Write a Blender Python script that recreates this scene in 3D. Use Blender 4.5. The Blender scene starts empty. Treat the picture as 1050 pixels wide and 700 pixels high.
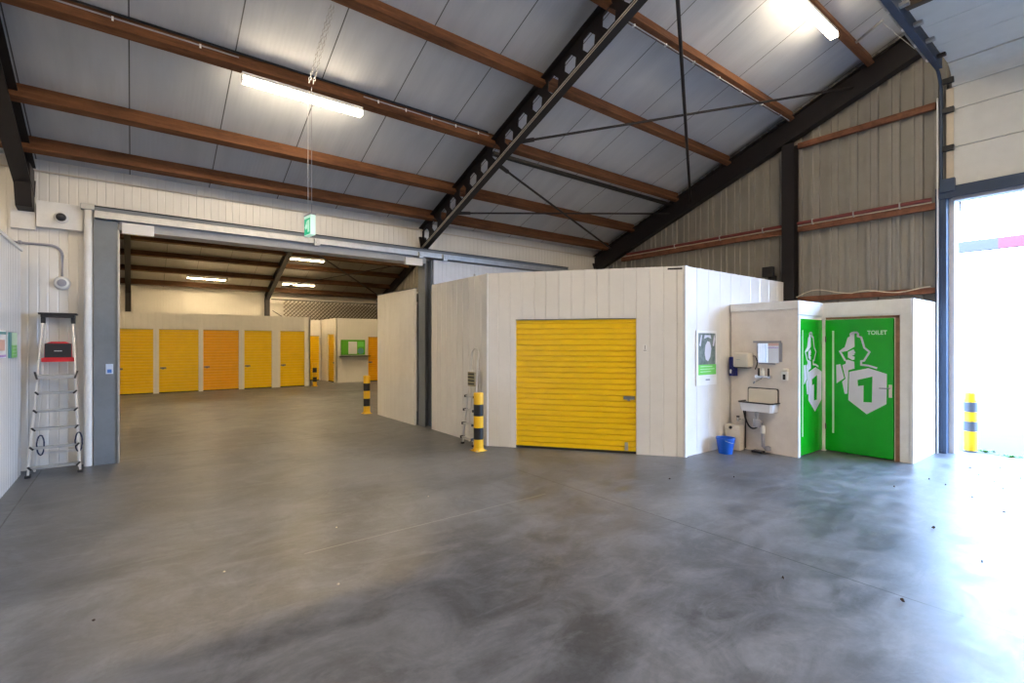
import bpy, bmesh, math, random
from mathutils import Matrix, Vector
random.seed(7)
SC = bpy.context.scene
COL = SC.collection
PI = math.pi

# ------------------------------------------------------------------ materials
def _mat(name):
    m = bpy.data.materials.new(name); m.use_nodes = True
    nt = m.node_tree; b = nt.nodes['Principled BSDF']
    return m, nt, b
def simple(name, col, rough=.5, metal=0., emit=None, es=0., spec=None):
    m, nt, b = _mat(name)
    tc = nt.nodes.new('ShaderNodeTexCoord'); nz = nt.nodes.new('ShaderNodeTexNoise')
    nz.inputs['Scale'].default_value = 6.; nz.inputs['Detail'].default_value = 5.
    nt.links.new(tc.outputs['Object'], nz.inputs['Vector'])
    mx = nt.nodes.new('ShaderNodeMix'); mx.data_type = 'RGBA'
    nt.links.new(nz.outputs['Fac'], mx.inputs['Factor'])
    mx.inputs['A'].default_value = (*[c * .9 for c in col], 1)
    mx.inputs['B'].default_value = (*[min(1, c * 1.08) for c in col], 1)
    nt.links.new(mx.outputs['Result'], b.inputs['Base Color'])
    b.inputs['Roughness'].default_value = rough; b.inputs['Metallic'].default_value = metal
    if spec is not None: b.inputs['Specular IOR Level'].default_value = spec
    if emit:
        b.inputs['Emission Color'].default_value = (*emit, 1); b.inputs['Emission Strength'].default_value = es
    return m
def node(nt, kind, **kw):
    n = nt.nodes.new(kind)
    for k, v in kw.items(): setattr(n, k, v)
    return n
def M_(nt, op, a, b=None, c=None):
    n = node(nt, 'ShaderNodeMath', operation=op)
    for i, v in enumerate((a, b, c)):
        if v is None: continue
        if isinstance(v, (int, float)): n.inputs[i].default_value = v
        else: nt.links.new(v, n.inputs[i])
    return n.outputs[0]
def mixc(nt, f, a, b):
    mx = node(nt, 'ShaderNodeMix', data_type='RGBA')
    if isinstance(f, (int, float)): mx.inputs['Factor'].default_value = f
    else: nt.links.new(f, mx.inputs['Factor'])
    for k, v in (('A', a), ('B', b)):
        if isinstance(v, tuple): mx.inputs[k].default_value = (*v, 1)
        else: nt.links.new(v, mx.inputs[k])
    return mx.outputs['Result']
def noise(nt, vec, scale, detail=6., rough=.55, sc3=None):
    if sc3:
        mp = node(nt, 'ShaderNodeMapping'); mp.inputs['Scale'].default_value = sc3
        nt.links.new(vec, mp.inputs['Vector']); vec = mp.outputs[0]
    n = node(nt, 'ShaderNodeTexNoise'); n.inputs['Scale'].default_value = scale
    n.inputs['Detail'].default_value = detail; n.inputs['Roughness'].default_value = rough
    nt.links.new(vec, n.inputs['Vector']); return n.outputs['Fac']
def ramp(nt, f, lo, hi):
    mr = node(nt, 'ShaderNodeMapRange'); nt.links.new(f, mr.inputs[0])
    mr.inputs[1].default_value = lo; mr.inputs[2].default_value = hi
    return mr.outputs[0]

def tinted(nt, c, t):
    mx = node(nt, 'ShaderNodeMix', data_type='RGBA', blend_type='MULTIPLY'); mx.inputs['Factor'].default_value = 1.
    nt.links.new(c, mx.inputs['A']); mx.inputs['B'].default_value = (*t, 1)
    return mx.outputs['Result']
def floor_mat():
    m, nt, b = _mat('polished_concrete')
    geo = node(nt, 'ShaderNodeNewGeometry'); P = geo.outputs['Position']
    sx = node(nt, 'ShaderNodeSeparateXYZ'); nt.links.new(P, sx.inputs[0])
    X, Y = sx.outputs[0], sx.outputs[1]
    def swirl(scale, dist, sc3=None, detail=9., rough=.62):
        vec = P
        if sc3:
            mp = node(nt, 'ShaderNodeMapping'); mp.inputs['Scale'].default_value = sc3
            mp.inputs['Rotation'].default_value = (0, 0, .6); nt.links.new(vec, mp.inputs['Vector']); vec = mp.outputs[0]
        n = node(nt, 'ShaderNodeTexNoise'); n.inputs['Scale'].default_value = scale; n.inputs['Detail'].default_value = detail
        n.inputs['Roughness'].default_value = rough; n.inputs['Distortion'].default_value = dist
        nt.links.new(vec, n.inputs['Vector']); return n.outputs['Fac']
    big = ramp(nt, swirl(.5, .6), .40, .62)
    mid = ramp(nt, swirl(1.5, 1.4, (1, 1.6, 1), 10, .68), .40, .62)
    fine = ramp(nt, noise(nt, P, 26, 6, .7), .25, .75)
    v = M_(nt, 'ADD', M_(nt, 'MULTIPLY', big, .38), M_(nt, 'ADD', M_(nt, 'MULTIPLY', mid, .44), M_(nt, 'MULTIPLY', fine, .18)))
    c = mixc(nt, v, (.036, .038, .044), (.195, .202, .222))
    scuff = ramp(nt, swirl(.9, 2.2, (1.6, .8, 1), 12, .72), .50, .76)
    c = mixc(nt, M_(nt, 'MULTIPLY', scuff, .55), c, (.046, .045, .046))
    pale = ramp(nt, swirl(2.3, 1.5, (.7, 1.7, 1), 12, .75), .50, .78)
    c = mixc(nt, M_(nt, 'MULTIPLY', pale, .5), c, (.235, .24, .255))
    # saw-cut joints
    wob = M_(nt, 'MULTIPLY', M_(nt, 'SUBTRACT', noise(nt, P, 3.), .5), .012)
    def line(coord, at, w, lo=None, hi=None, other=None):
        d = M_(nt, 'ABSOLUTE', M_(nt, 'SUBTRACT', M_(nt, 'ADD', coord, wob), at))
        f = M_(nt, 'LESS_THAN', d, w)
        if lo is not None:
            f = M_(nt, 'MULTIPLY', f, M_(nt, 'MULTIPLY', M_(nt, 'GREATER_THAN', other, lo), M_(nt, 'LESS_THAN', other, hi)))
        return f
    dark = M_(nt, 'MAXIMUM', line(X, 4.1, .006, -30., 5.2, Y), M_(nt, 'MAXIMUM', line(X, -.97, .006, -30., 9.1, Y), line(Y, 9.2, .012)))
    c = mixc(nt, M_(nt, 'MULTIPLY', dark, .85), c, (.02, .019, .018))
    c = mixc(nt, M_(nt, 'MULTIPLY', line(Y, 4.18, .007, 1.1, 3.7, X), .4), c, (.36, .35, .34))
    nt.links.new(c, b.inputs['Base Color'])
    r = M_(nt, 'ADD', .35, M_(nt, 'MULTIPLY', mid, .14))
    nt.links.new(r, b.inputs['Roughness'])
    b.inputs['Specular IOR Level'].default_value = .5
    bp = node(nt, 'ShaderNodeBump'); bp.inputs['Strength'].default_value = .10; bp.inputs['Distance'].default_value = .01
    nt.links.new(noise(nt, P, 9, 8, .6), bp.inputs['Height']); nt.links.new(bp.outputs[0], b.inputs['Normal'])
    return m
def ceiling_mat(name='ribbed_roof_liner', tint=(1., 1., 1.)):
    m, nt, b = _mat(name)
    geo = node(nt, 'ShaderNodeNewGeometry'); P = geo.outputs['Position']
    sx = node(nt, 'ShaderNodeSeparateXYZ'); nt.links.new(P, sx.inputs[0]); X = sx.outputs[0]
    fr = M_(nt, 'FRACT', M_(nt, 'ADD', X, 50.04))
    seam = M_(nt, 'LESS_THAN', fr, .014)
    cell = M_(nt, 'FLOOR', M_(nt, 'ADD', X, 50.04))
    wn = node(nt, 'ShaderNodeTexWhiteNoise', noise_dimensions='1D'); nt.links.new(cell, wn.inputs['W'])
    n1 = ramp(nt, noise(nt, P, 1.6, 6, .6, (2.5, .4, .4)), .3, .7)
    c = mixc(nt, n1, (.47, .495, .54), (.58, .60, .635))
    c = mixc(nt, M_(nt, 'MULTIPLY', wn.outputs['Value'], .35), c, (.40, .425, .47))
    st = ramp(nt, noise(nt, P, 4.5, 4, .6, (4, .25, .25)), .60, .72)
    c = mixc(nt, M_(nt, 'MULTIPLY', st, .22), c, (.40, .40, .40))
    c = mixc(nt, M_(nt, 'MULTIPLY', seam, .9), c, (.03, .03, .03))
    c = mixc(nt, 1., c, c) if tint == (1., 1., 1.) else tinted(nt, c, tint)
    nt.links.new(c, b.inputs['Base Color'])
    b.inputs['Roughness'].default_value = .36; b.inputs['Specular IOR Level'].default_value = .5
    w = M_(nt, 'SINE', M_(nt, 'MULTIPLY', X, 2 * PI / .05))
    bp = node(nt, 'ShaderNodeBump'); bp.inputs['Strength'].default_value = .12; bp.inputs['Distance'].default_value = .002
    nt.links.new(w, bp.inputs['Height']); nt.links.new(bp.outputs[0], b.inputs['Normal'])
    return m
def wood_mat(name, c1, c2, stretch=(.35, 7, 7)):
    m, nt, b = _mat(name)
    tc = node(nt, 'ShaderNodeTexCoord'); P = tc.outputs['Object']
    g = ramp(nt, noise(nt, P, 3.2, 9, .65, stretch), .3, .7)
    blot = ramp(nt, noise(nt, P, 1.6, 8, .75, (1, 3, 3)), .45, .70)
    c = mixc(nt, g, c1, c2)
    c = mixc(nt, M_(nt, 'MULTIPLY', blot, .75), c, tuple(v * .32 for v in c1))
    nt.links.new(c, b.inputs['Base Color']); b.inputs['Roughness'].default_value = .7
    b.inputs['Specular IOR Level'].default_value = .25
    return m
def dirty(name, c1, c2, rough=.5, scale=2.5, lo=.4, hi=.75, metal=0.):
    m, nt, b = _mat(name)
    tc = node(nt, 'ShaderNodeTexCoord'); P = tc.outputs['Object']
    n = ramp(nt, noise(nt, P, scale, 9, .7), lo, hi)
    nt.links.new(mixc(nt, n, c1, c2), b.inputs['Base Color']); b.inputs['Roughness'].default_value = rough
    b.inputs['Metallic'].default_value = metal
    return m

FLOOR = floor_mat(); CEIL = ceiling_mat(); CEILB = ceiling_mat('shade_tinted_roof_liner', (.52, .46, .36))  # store hall liner: same sheet tinted darker and browner for its dimmer light
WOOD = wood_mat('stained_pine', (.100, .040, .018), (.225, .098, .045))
WOODD = wood_mat('shade_darkened_pine', (.055, .024, .010), (.13, .058, .024))  # same pine, darkened to stand for the weaker light in the store hall
WOODG = wood_mat('girt_timber', (.145, .056, .032), (.26, .115, .066), (7, .35, 7))
WHITE = dirty('white_sandwich_panel', (.80, .79, .77), (.74, .73, .71), .16, 1.6)
WHITEW = dirty('cream_sandwich_panel', (.76, .735, .69), (.70, .675, .63), .25, 1.6)
PLASTER = dirty('painted_board', (.74, .69, .64), (.58, .52, .47), .62, 2.3, .42, .8)
PAINT = dirty('white_paint', (.78, .78, .77), (.66, .65, .63), .55, 3.)
YEL = simple('yellow_coated_steel', (.94, .62, .001), .34)
ORG = simple('orange_yellow_coated_steel', (.90, .45, .003), .36)
DARKGAP = simple('dark_rubber', (.012, .012, .012), .6)
STEEL = dirty('dark_primer_steel', (.005, .003, .004), (.010, .006, .007), .55, 5.)
GREY = dirty('grey_coated_steel', (.17, .195, .225), (.125, .145, .17), .42, 2.)
BLUEG = dirty('blue_grey_steel', (.035, .062, .115), (.025, .042, .08), .45, 2.)
LINT = dirty('light_grey_steel', (.36, .37, .39), (.29, .30, .32), .45, 3.)
GALV = dirty('galvanised_steel', (.46, .47, .48), (.34, .35, .36), .38, 8., metal=.6)
ALU = simple('brushed_aluminium', (.70, .70, .70), .3, .8)
GABLE = dirty('beige_profiled_sheet', (.265, .252, .226), (.225, .213, .190), .5, 2.2)
REDPIPE = simple('dark_red_painted_steel', (.16, .030, .028), .45)
CREAM = simple('cream_pvc', (.60, .53, .42), .5)
BLACK = simple('black_plastic', (.013, .013, .016), .45)
RED = simple('red_plastic', (.62, .012, .020), .4)
BYEL = simple('yellow_signal_paint', (.85, .50, .01), .38)
BBLK = simple('black_signal_paint', (.015, .015, .017), .4)
BGREY = simple('faded_grey_signal_paint', (.10, .11, .13), .5)
GREEN = simple('green_laminate', (.004, .37, .010), .25)
LOGOW = simple('pale_lilac_print', (.66, .66, .74), .4)
LOGOG = simple('pale_green_print', (.55, .80, .55), .4)
ENAMEL = simple('white_enamel', (.80, .80, .80), .12)
CHROME = simple('chrome', (.75, .75, .77), .12, 1.)
MIRROR = simple('mirror_glass', (.86, .88, .90), .02, 1.)
LGREY = simple('light_grey_plastic', (.30, .30, .34), .5)
BLUE = simple('blue_plastic', (.006, .10, .52), .35)
NAVY = simple('navy_plastic', (.005, .012, .17), .4)
IVORY = simple('ivory_plastic', (.66, .61, .52), .4)
PGREY = dirty('printed_photo_grey', (.05, .10, .08), (.22, .26, .25), .35, 9., .35, .65)
PGREEN = simple('printed_bright_green', (.16, .62, .10), .35)
PAPER = simple('paper_white', (.80, .80, .80), .5)
TEAL = simple('teal_print', (.10, .30, .30), .5)
PEACH = simple('peach_print', (.75, .45, .36), .5)
VIOLET = simple('violet_print', (.42, .25, .55), .5)
PINKRED = simple('magenta_red_paint', (.060, .0015, .012), .5)
BARGREY = simple('pale_blue_grey_paint', (.016, .020, .026), .5)
TUBEW = simple('added_diffuser_hall', (.9, .9, .85), .4, emit=(1., .80, .55), es=46.)
TUBEV = simple('warm_lit_diffuser_hall', (.9, .9, .85), .4, emit=(1., .82, .58), es=21.)
TUBEB = simple('warm_lit_diffuser_store', (.9, .9, .85), .4, emit=(1., .76, .44), es=30.)
TUBEH = simple('added_diffuser_store', (.9, .9, .85), .4, emit=(1., .76, .44), es=78.)
EXITG = simple('exit_green_lit', (.01, .40, .20), .4, emit=(.03, .62, .32), es=.22)
EXITW = simple('exit_white_lit', (.7, .9, .8), .4, emit=(.6, 1., .8), es=.16)
LEAF = simple('dry_leaf', (.045, .028, .016), .8)
WEED = simple('weed_green', (.10, .26, .06), .7)
FABRIC = simple('navy_webbing', (.02, .03, .07), .8)
ASPH = dirty('pale_asphalt', (.024, .022, .020), (.034, .031, .028), .85, 1.2)
RENDERW = simple('white_render', (.75, .76, .77), .8)
MESHM = simple('expanded_metal', (.16, .13, .09), .5, .3)
MORTAR = dirty('raw_timber_edge', (.26, .13, .075), (.13, .065, .04), .8, 12.)

# ------------------------------------------------------------------ builders
class MB:
    def __init__(s, M=None): s.bm = bmesh.new(); s.M = M or Matrix.Identity(4)
    def v(s, p): return s.bm.verts.new(s.M @ Vector(p))
    def face(s, pts): return s.bm.faces.new([s.v(p) for p in pts])
    def box(s, a, b, bev=0.):
        x0, y0, z0 = [min(a[i], b[i]) for i in range(3)]; x1, y1, z1 = [max(a[i], b[i]) for i in range(3)]
        vs = [s.v(p) for p in ((x0,y0,z0),(x1,y0,z0),(x1,y1,z0),(x0,y1,z0),(x0,y0,z1),(x1,y0,z1),(x1,y1,z1),(x0,y1,z1))]
        fs = [s.bm.faces.new([vs[i] for i in q]) for q in ((0,3,2,1),(4,5,6,7),(0,1,5,4),(1,2,6,5),(2,3,7,6),(3,0,4,7))]
        if bev:
            es = list({e for f in fs for e in f.edges})
            bmesh.ops.bevel(s.bm, geom=es, offset=bev, segments=2, affect='EDGES', profile=.6)
        return s
    def bar(s, p, q, w, h, up=(0,0,1)):
        p, q = Vector(p), Vector(q); d = (q - p).normalized(); u = Vector(up)
        r = d.cross(u)
        if r.length < 1e-4: r = d.cross(Vector((0,1,0)))
        r.normalize(); u = r.cross(d)
        vs = []
        for c in (p, q):
            for a, b in ((-1,-1),(1,-1),(1,1),(-1,1)): vs.append(s.v(c + r*a*w/2 + u*b*h/2))
        for f in ((0,1,2,3),(7,6,5,4),(0,4,5,1),(1,5,6,2),(2,6,7,3),(3,7,4,0)): s.bm.faces.new([vs[i] for i in f])
        return s
    def tube(s, pts, r, n=8, caps=True):
        pts = [Vector(p) for p in pts]; rings = []
        rs = r if isinstance(r, (list, tuple)) else [r]*len(pts)
        ref = None
        for i, p in enumerate(pts):
            d = ((pts[min(i+1, len(pts)-1)] - pts[max(i-1, 0)])).normalized()
            if ref is None:
                ref = Vector((0,0,1)) if abs(d.z) < .9 else Vector((1,0,0))
            a = d.cross(ref)
            if a.length < 1e-4: a = d.cross(Vector((0,1,0)))
            a.normalize(); b = d.cross(a); ref = a.cross(d) if False else ref
            rings.append([s.v(p + a*math.cos(2*PI*k/n)*rs[i] + b*math.sin(2*PI*k/n)*rs[i]) for k in range(n)])
        for i in range(len(rings)-1):
            for k in range(n):
                s.bm.faces.new((rings[i][k], rings[i][(k+1)%n], rings[i+1][(k+1)%n], rings[i+1][k]))
        if caps: s.bm.faces.new(rings[0]); s.bm.faces.new(rings[-1])
        return s
    def lathe(s, c, prof, n=24, caps=True):
        c = Vector(c); rings = []
        for r, z in prof: rings.append([s.v(c + Vector((r*math.cos(2*PI*k/n), r*math.sin(2*PI*k/n), z))) for k in range(n)])
        for i in range(len(rings)-1):
            for k in range(n): s.bm.faces.new((rings[i][k], rings[i][(k+1)%n], rings[i+1][(k+1)%n], rings[i+1][k]))
        if caps: s.bm.faces.new(rings[0]); s.bm.faces.new(rings[-1])
        return s
    def prism(s, poly, o, u, v, n, t):
        """polygon (a,b) in plane o+a*u+b*v, thickness t along n"""
        o, u, v, n = Vector(o), Vector(u), Vector(v), Vector(n)
        A = [s.v(o + u*a + v*b) for a, b in poly]; B = [s.v(o + u*a + v*b + n*t) for a, b in poly]
        s.bm.faces.new(A); s.bm.faces.new(B); k = len(poly)
        for i in range(k): s.bm.faces.new((A[i], A[(i+1)%k], B[(i+1)%k], B[i]))
        return s
    def sheet(s, P, U, N, s0, s1, z0, z1, prof, T=.05):
        """vertical profiled sheet: P origin(x,y), U unit along, N unit outward; prof: (period, [(s,off)..]); z0,z1 numbers or functions of s"""
        per, pr = prof; pts = []
        k0 = math.floor(s0/per) - 1; k1 = math.ceil(s1/per) + 1
        seq = [(k*per + a, o) for k in range(k0, k1) for a, o in pr]
        def val(x):
            for (a, o), (a2, o2) in zip(seq, seq[1:]):
                if a <= x <= a2: return o if a2 == a else o + (o2-o)*(x-a)/(a2-a)
            return 0.
        pts = [(s0, val(s0))] + [q for q in seq if s0 + 1e-4 < q[0] < s1 - 1e-4] + [(s1, val(s1))]
        f0 = z0 if callable(z0) else (lambda q: z0); f1 = z1 if callable(z1) else (lambda q: z1)
        def at(a, o, z): return s.v((P[0]+U[0]*a+N[0]*o, P[1]+U[1]*a+N[1]*o, z))
        F = [(at(a, o, f0(a)), at(a, o, f1(a)), at(a, -T, f0(a)), at(a, -T, f1(a))) for a, o in pts]
        for i in range(len(F)-1):
            a, b = F[i], F[i+1]
            s.bm.faces.new((a[0], b[0], b[1], a[1])); s.bm.faces.new((b[2], a[2], a[3], b[3]))
            s.bm.faces.new((a[1], b[1], b[3], a[3])); s.bm.faces.new((a[0], a[2], b[2], b[0]))
        for g in (F[0], F[-1]): s.bm.faces.new((g[0], g[1], g[3], g[2]))
        return s
    def build(s, name, mat, parent=None, smooth=False):
        if parent is not None:
            W = Matrix.Translation(parent['_loc']) @ Matrix.Rotation(parent['_rz'], 4, 'Z')
            s.bm.transform(W.inverted())
        bmesh.ops.recalc_face_normals(s.bm, faces=s.bm.faces)
        me = bpy.data.meshes.new(name); s.bm.to_mesh(me); s.bm.free(); me.materials.append(mat)
        if smooth:
            me.polygons.foreach_set('use_smooth', [True]*len(me.polygons))
            me.set_sharp_from_angle(angle=math.radians(40))
        o = bpy.data.objects.new(name, me); COL.objects.link(o)
        if parent is not None:
            o.parent = parent['_o'] if isinstance(parent, dict) else parent
        return o
class Root(dict): pass
def thing(name, label, cat, loc=(0,0,0), rz=0., group=None):
    o = bpy.data.objects.new(name, None); COL.objects.link(o); o.empty_display_size = .2
    o.location = loc; o.rotation_euler = (0,0,rz); o['label'] = label; o['category'] = cat
    if group: o['group'] = group
    return Root(_o=o, _loc=Vector(loc), _rz=rz)
def sub(root, o):   # parent descriptor for a sub-part: same frame as its thing
    return Root(_o=o, _loc=root['_loc'], _rz=root['_rz'])
def tag(o, label, cat, group=None, kind=None):
    o['label'] = label; o['category'] = cat
    if group: o['group'] = group
    if kind: o['kind'] = kind
    return o
def single(mb, name, mat, label, cat, loc=(0,0,0), group=None, smooth=False, kind=None):
    """one-mesh thing with its origin at loc"""
    mb.bm.transform(Matrix.Translation(Vector(loc)).inverted())
    o = mb.build(name, mat, None, smooth); o.location = loc
    return tag(o, label, cat, group, kind)
def struct(mb, name, mat, smooth=False):
    o = mb.build(name, mat, None, smooth); o['kind'] = 'structure'; return o
def copy_tree(o, parent=None):
    c = o.copy(); COL.objects.link(c)
    if parent is not None: c.parent = parent
    for ch in list(o.children): copy_tree(ch, c)
    return c
def arc(c, r, a0, a1, n, fx, fy):
    return [Vector(c) + Vector(fx)*r*math.cos(a0+(a1-a0)*i/n) + Vector(fy)*r*math.sin(a0+(a1-a0)*i/n) for i in range(n+1)]

# profiles
MICRO = (.2, [(0, 0), (.185, 0), (.190, -.006), (.197, -.006), (.2, 0)])
WIDE = (1.0, [(0, 0), (.190, 0), (.196, -.008), (.204, -.008), (.210, 0), (.390, 0), (.396, -.008), (.404, -.008), (.410, 0), (.590, 0), (.596, -.008), (.604, -.008), (.610, 0), (.790, 0), (.796, -.008), (.804, -.008), (.810, 0), (.984, 0), (.988, -.014), (.996, -.014), (1., 0)])
RIBS = (.1, [(0, 0), (.08, 0), (.086, -.0035), (.094, -.0035), (.1, 0)])
TRAP = (.30, [(0, 0), (.125, 0), (.132, .05), (.165, .05), (.172, .030), (.232, .030), (.239, .05), (.288, .05), (.30, 0)])

# ------------------------------------------------------------------ dimensions
def zr(y):           # underside of the roof liner
    if y <= 9.18: return 7.72 - .385*abs(y)
    return min(4.19 + .385*(y - 9.18), 3.95 + .385*(24.1 - y))
GX = 10.05; PY = 9.18; WX = -12.; SY = -9.18; FY = 24.1; RIDGE = 16.33

# ------------------------------------------------------------------ setting
struct(MB().box((WX-.3, SY-.3, -.3), (GX+.28, FY+.3, 0)), 'floor', FLOOR)
struct(MB().box((GX+.28, -60, -.35), (140, 90, -.02)), 'ground', ASPH)
struct(MB().box((-60, -60, -.36), (GX+.28, SY-.3, -.02)), 'ground', ASPH)
def slope(y0, y1, mat=CEIL):
    m = MB(); z0, z1 = zr(y0), zr(y1)
    if y0 == PY: z0 = 4.19
    m.prism([(y0, z0), (y1, z1), (y1, z1+.12), (y0, z0+.12)], (WX-.3, 0, 0), (0,1,0), (0,0,1), (1,0,0), GX+.25-WX+.3)
    return struct(m, 'ceiling', mat)
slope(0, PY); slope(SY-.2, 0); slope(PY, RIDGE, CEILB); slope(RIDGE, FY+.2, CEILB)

# right gable wall (profiled sheet), door opening y -3.5..2.03, z<4.08
DY0, DY1, DZ = -3.5, 2.03, 4.08
g = MB(); P0 = (GX, 0); U = (0, 1); N = (-1, 0)
def seg(y0, y1, z0=0.):
    cuts = sorted({y0, y1} | {c for c in (0., PY, RIDGE) if y0 < c < y1})
    for a, b in zip(cuts, cuts[1:]):
        g.sheet(P0, U, N, a, b, z0, lambda q: zr(min(max(q, a+1e-3), b-1e-3)) + .06, TRAP, .22)
seg(DY1, FY); seg(DY0, DY1, DZ); seg(SY, DY0)
struct(g, 'wall_right', GABLE)
# left (far side) wall, front wall with a wide gateway behind the camera
g2 = MB()
for a, b in ((SY, 0), (0, PY), (PY, RIDGE), (RIDGE, FY)):
    g2.sheet((WX, 0), (0,1), (1,0), a, b, 0, lambda q: zr(min(max(q, a+1e-3), b-1e-3)) + .06, RIBS, .2)
struct(g2, 'wall_left', WHITEW)
f = MB()
f.sheet((0, SY), (1,0), (0,1), WX, GX, 0, 4.25, RIBS, .2)
struct(f, 'wall_front', WHITEW)
# partition with the wide opening x -0.42..4.85
p = MB()
WU, WN = (1,0), (0,-1)
p.sheet((0, PY), WU, WN, WX, -.42, 0, 3.42, RIBS, .14)
p.sheet((0, PY), WU, WN, WX, GX-.02, 3.42, 4.22, RIBS, .14)
p.sheet((0, PY), WU, WN, 4.86, GX-.02, 0, 3.42, RIBS, .14)
struct(p, 'wall_back', WHITEW)
# cap trim on the partition head and horizontal joint
struct(MB().box((WX, PY-.03, 4.02), (GX-.05, PY-.005, 4.035)), 'trim_1', CREAM)
# far wall of the store hall
q = MB(); q.sheet((0, FY), WU, WN, WX, GX, 0, 3.98, RIBS, .1); struct(q, 'wall_far', WHITEW)

# ------------------------------------------------------------------ timber purlins
def purlin(y, z_top, label, x0=WX+.1, x1=GX-.12, w=.105, h=.19, tilt=1):
    m = MB(); mid = (x0+x1)/2
    a = math.atan(.385)*tilt
    m.M = Matrix.Translation((0, y, z_top)) @ Matrix.Rotation(-a, 4, 'X')
    m.box((x0, -w*.62, -h), (x1, w*.38, -.002), .004)
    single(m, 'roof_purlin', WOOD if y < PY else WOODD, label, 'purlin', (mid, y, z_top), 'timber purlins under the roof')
for y, l in ((8.80, 'dark-stained timber purlin lowest on the main roof, right against the white partition wall'),
             (7.96, 'orange-brown timber purlin second up from the partition, without lamp or cables'),
             (6.71, 'timber purlin with grey cables along it that carries the long lamp at upper left'),
             (5.47, 'orange-brown timber purlin just above the one with the upper left lamp'),
             (4.23, 'timber purlin with a clipped cable on its underside, between crossed rods and right lamp'),
             (2.97, 'timber purlin that carries the lamp at the top right of the roof'),
             (1.72, 'timber purlin seen in the top right corner above the raised overhead door')):
    purlin(y, zr(y), l)
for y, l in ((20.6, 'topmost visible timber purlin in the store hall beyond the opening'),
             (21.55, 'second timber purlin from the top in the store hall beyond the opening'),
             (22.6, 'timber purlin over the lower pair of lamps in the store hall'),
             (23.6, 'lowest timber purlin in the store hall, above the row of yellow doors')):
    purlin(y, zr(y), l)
# dark steel tie member beside third purlin, from castellated rafter to gable
single(MB().bar((4.8, 6.77, zr(6.77)-.215), (9.85, 6.77, zr(6.77)-.215), .09, .05), 'steel_tie', STEEL,
       'dark steel strut under the lamp purlin, running from the pierced rafter to the end wall', 'strut', (4.8, 6.52, 4.9))

# ------------------------------------------------------------------ steel rafters
def rafter(x, y0, y1, zb0, slope_, label, cells, h=.42, fl=.17, cables=True, plain=False):
    """pierced (castellated) beam in the plane x; zb = underside"""
    t = thing('steel_rafter', label, 'beam', (x, y0, 0), 0, 'dark steel rafters')
    ang = math.atan(slope_); L = (y1-y0)/math.cos(ang)
    F = Matrix.Translation((x, y0, zb0)) @ Matrix.Rotation(ang, 4, 'X')     # local: y along, z normal to beam
    F0 = Matrix.Rotation(0, 4, 'X')
    m = MB(F)
    m.box((-fl/2, 0, 0), (fl/2, L, .014)); m.build('bottom_flange', STEEL, t)
    m = MB(F); m.box((-fl/2, 0, h-.014), (fl/2, L, h)); m.build('top_flange', STEEL, t)
    m = MB(F); w = .006
    if plain: m.box((-w, 0, .014), (w, L, h-.014))
    else:
        pz = L/cells; c = h/2; hh = .125; a = .055; b = .12
        for i in range(cells):
            y = i*pz
            # lower tee polygon and upper tee polygon with a hexagonal hole between the posts
            cy = y + pz/2
            sg = 1 if pz > 0 else -1; B = b*sg; A = a*sg
            parts = [[(y, .012), (y+pz, .012), (y+pz, c-hh), (y, c-hh)], [(y, c-hh), (cy-A, c-hh), (cy-B, c), (y, c)], [(y+pz, c-hh), (cy+A, c-hh), (cy+B, c), (y+pz, c)]]
            for low in parts:
                for poly in (low, [(q, 2*c - r) for q, r in low]): m.prism(poly, (-w, 0, 0), (0,1,0), (0,0,1), (1,0,0), 2*w)
    m.build('web', STEEL, t)
    # vertical end plate
    m = MB(F); m.box((-fl/2, -.012, 0), (fl/2, 0, h)); m.build('end_plate', STEEL, t)
    if cables:
        for dx in (-.078, -.050):
            m = MB(F); m.tube([(dx, .0, -.008), (dx, L, -.008)], .006, 6); m.build('cable', CREAM, t)
    return t
for x, lab, cab in ((-1.12, 'short end of dark steel rafter at the left edge above the dome camera', False),
                    (4.74, 'long dark pierced steel rafter with hexagonal holes slanting up to the top middle', True)):
    rt = rafter(x, 9.1, 0.1, 3.65, -.385, lab, 26, cables=cab)
    if not cab: MB().prism([(9.11, 3.45), (9.11, 4.0), (8.7, 4.0), (8.92, 3.48)], (x-.08, 0, 0), (0,1,0), (0,0,1), (1,0,0), .16).build('haunch', STEEL, rt)
    
rafter(GX-.16, 9.1, 0.1, 3.62, -.385, 'dark steel rafter following the roof slope along the profiled end wall', 26, cables=False, plain=True)
for x, lab in ((-.14, 'dark steel rafter at the left of the store hall seen through the opening'),
               (4.72, 'middle dark steel rafter in the store hall beyond the opening'),
               (GX-.16, 'right-hand dark steel rafter at the end wall of the store hall')):
    rafter(x, 23.9, 16.4, 3.60, -.385, lab, 20, h=.30, cables=False, plain=True)
    single(MB().box((x-.09, 23.8, 0), (x+.09, 23.98, 3.72)), 'steel_column', STEEL,
           lab.replace('dark steel rafter', 'dark steel column under the rafter'), 'column', (x, 23.9, 0), 'dark steel columns of the store hall')
# column on the gable wall
t = thing('steel_column', 'tall dark steel column against the profiled end wall behind the toilet cubicle', 'column', (GX-.16, 4.19, 0))
for nm, a, b in (('flange', (-.1, -.11, 0), (-.086, .11, 5.46)), ('flange', (.086, -.11, 0), (.1, .11, 5.46)), ('web', (-.086, -.006, 0), (.086, .006, 5.46))):
    MB(Matrix.Translation((GX-.16, 4.19, 0))).box(a, b).build(nm, STEEL, t)
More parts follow.
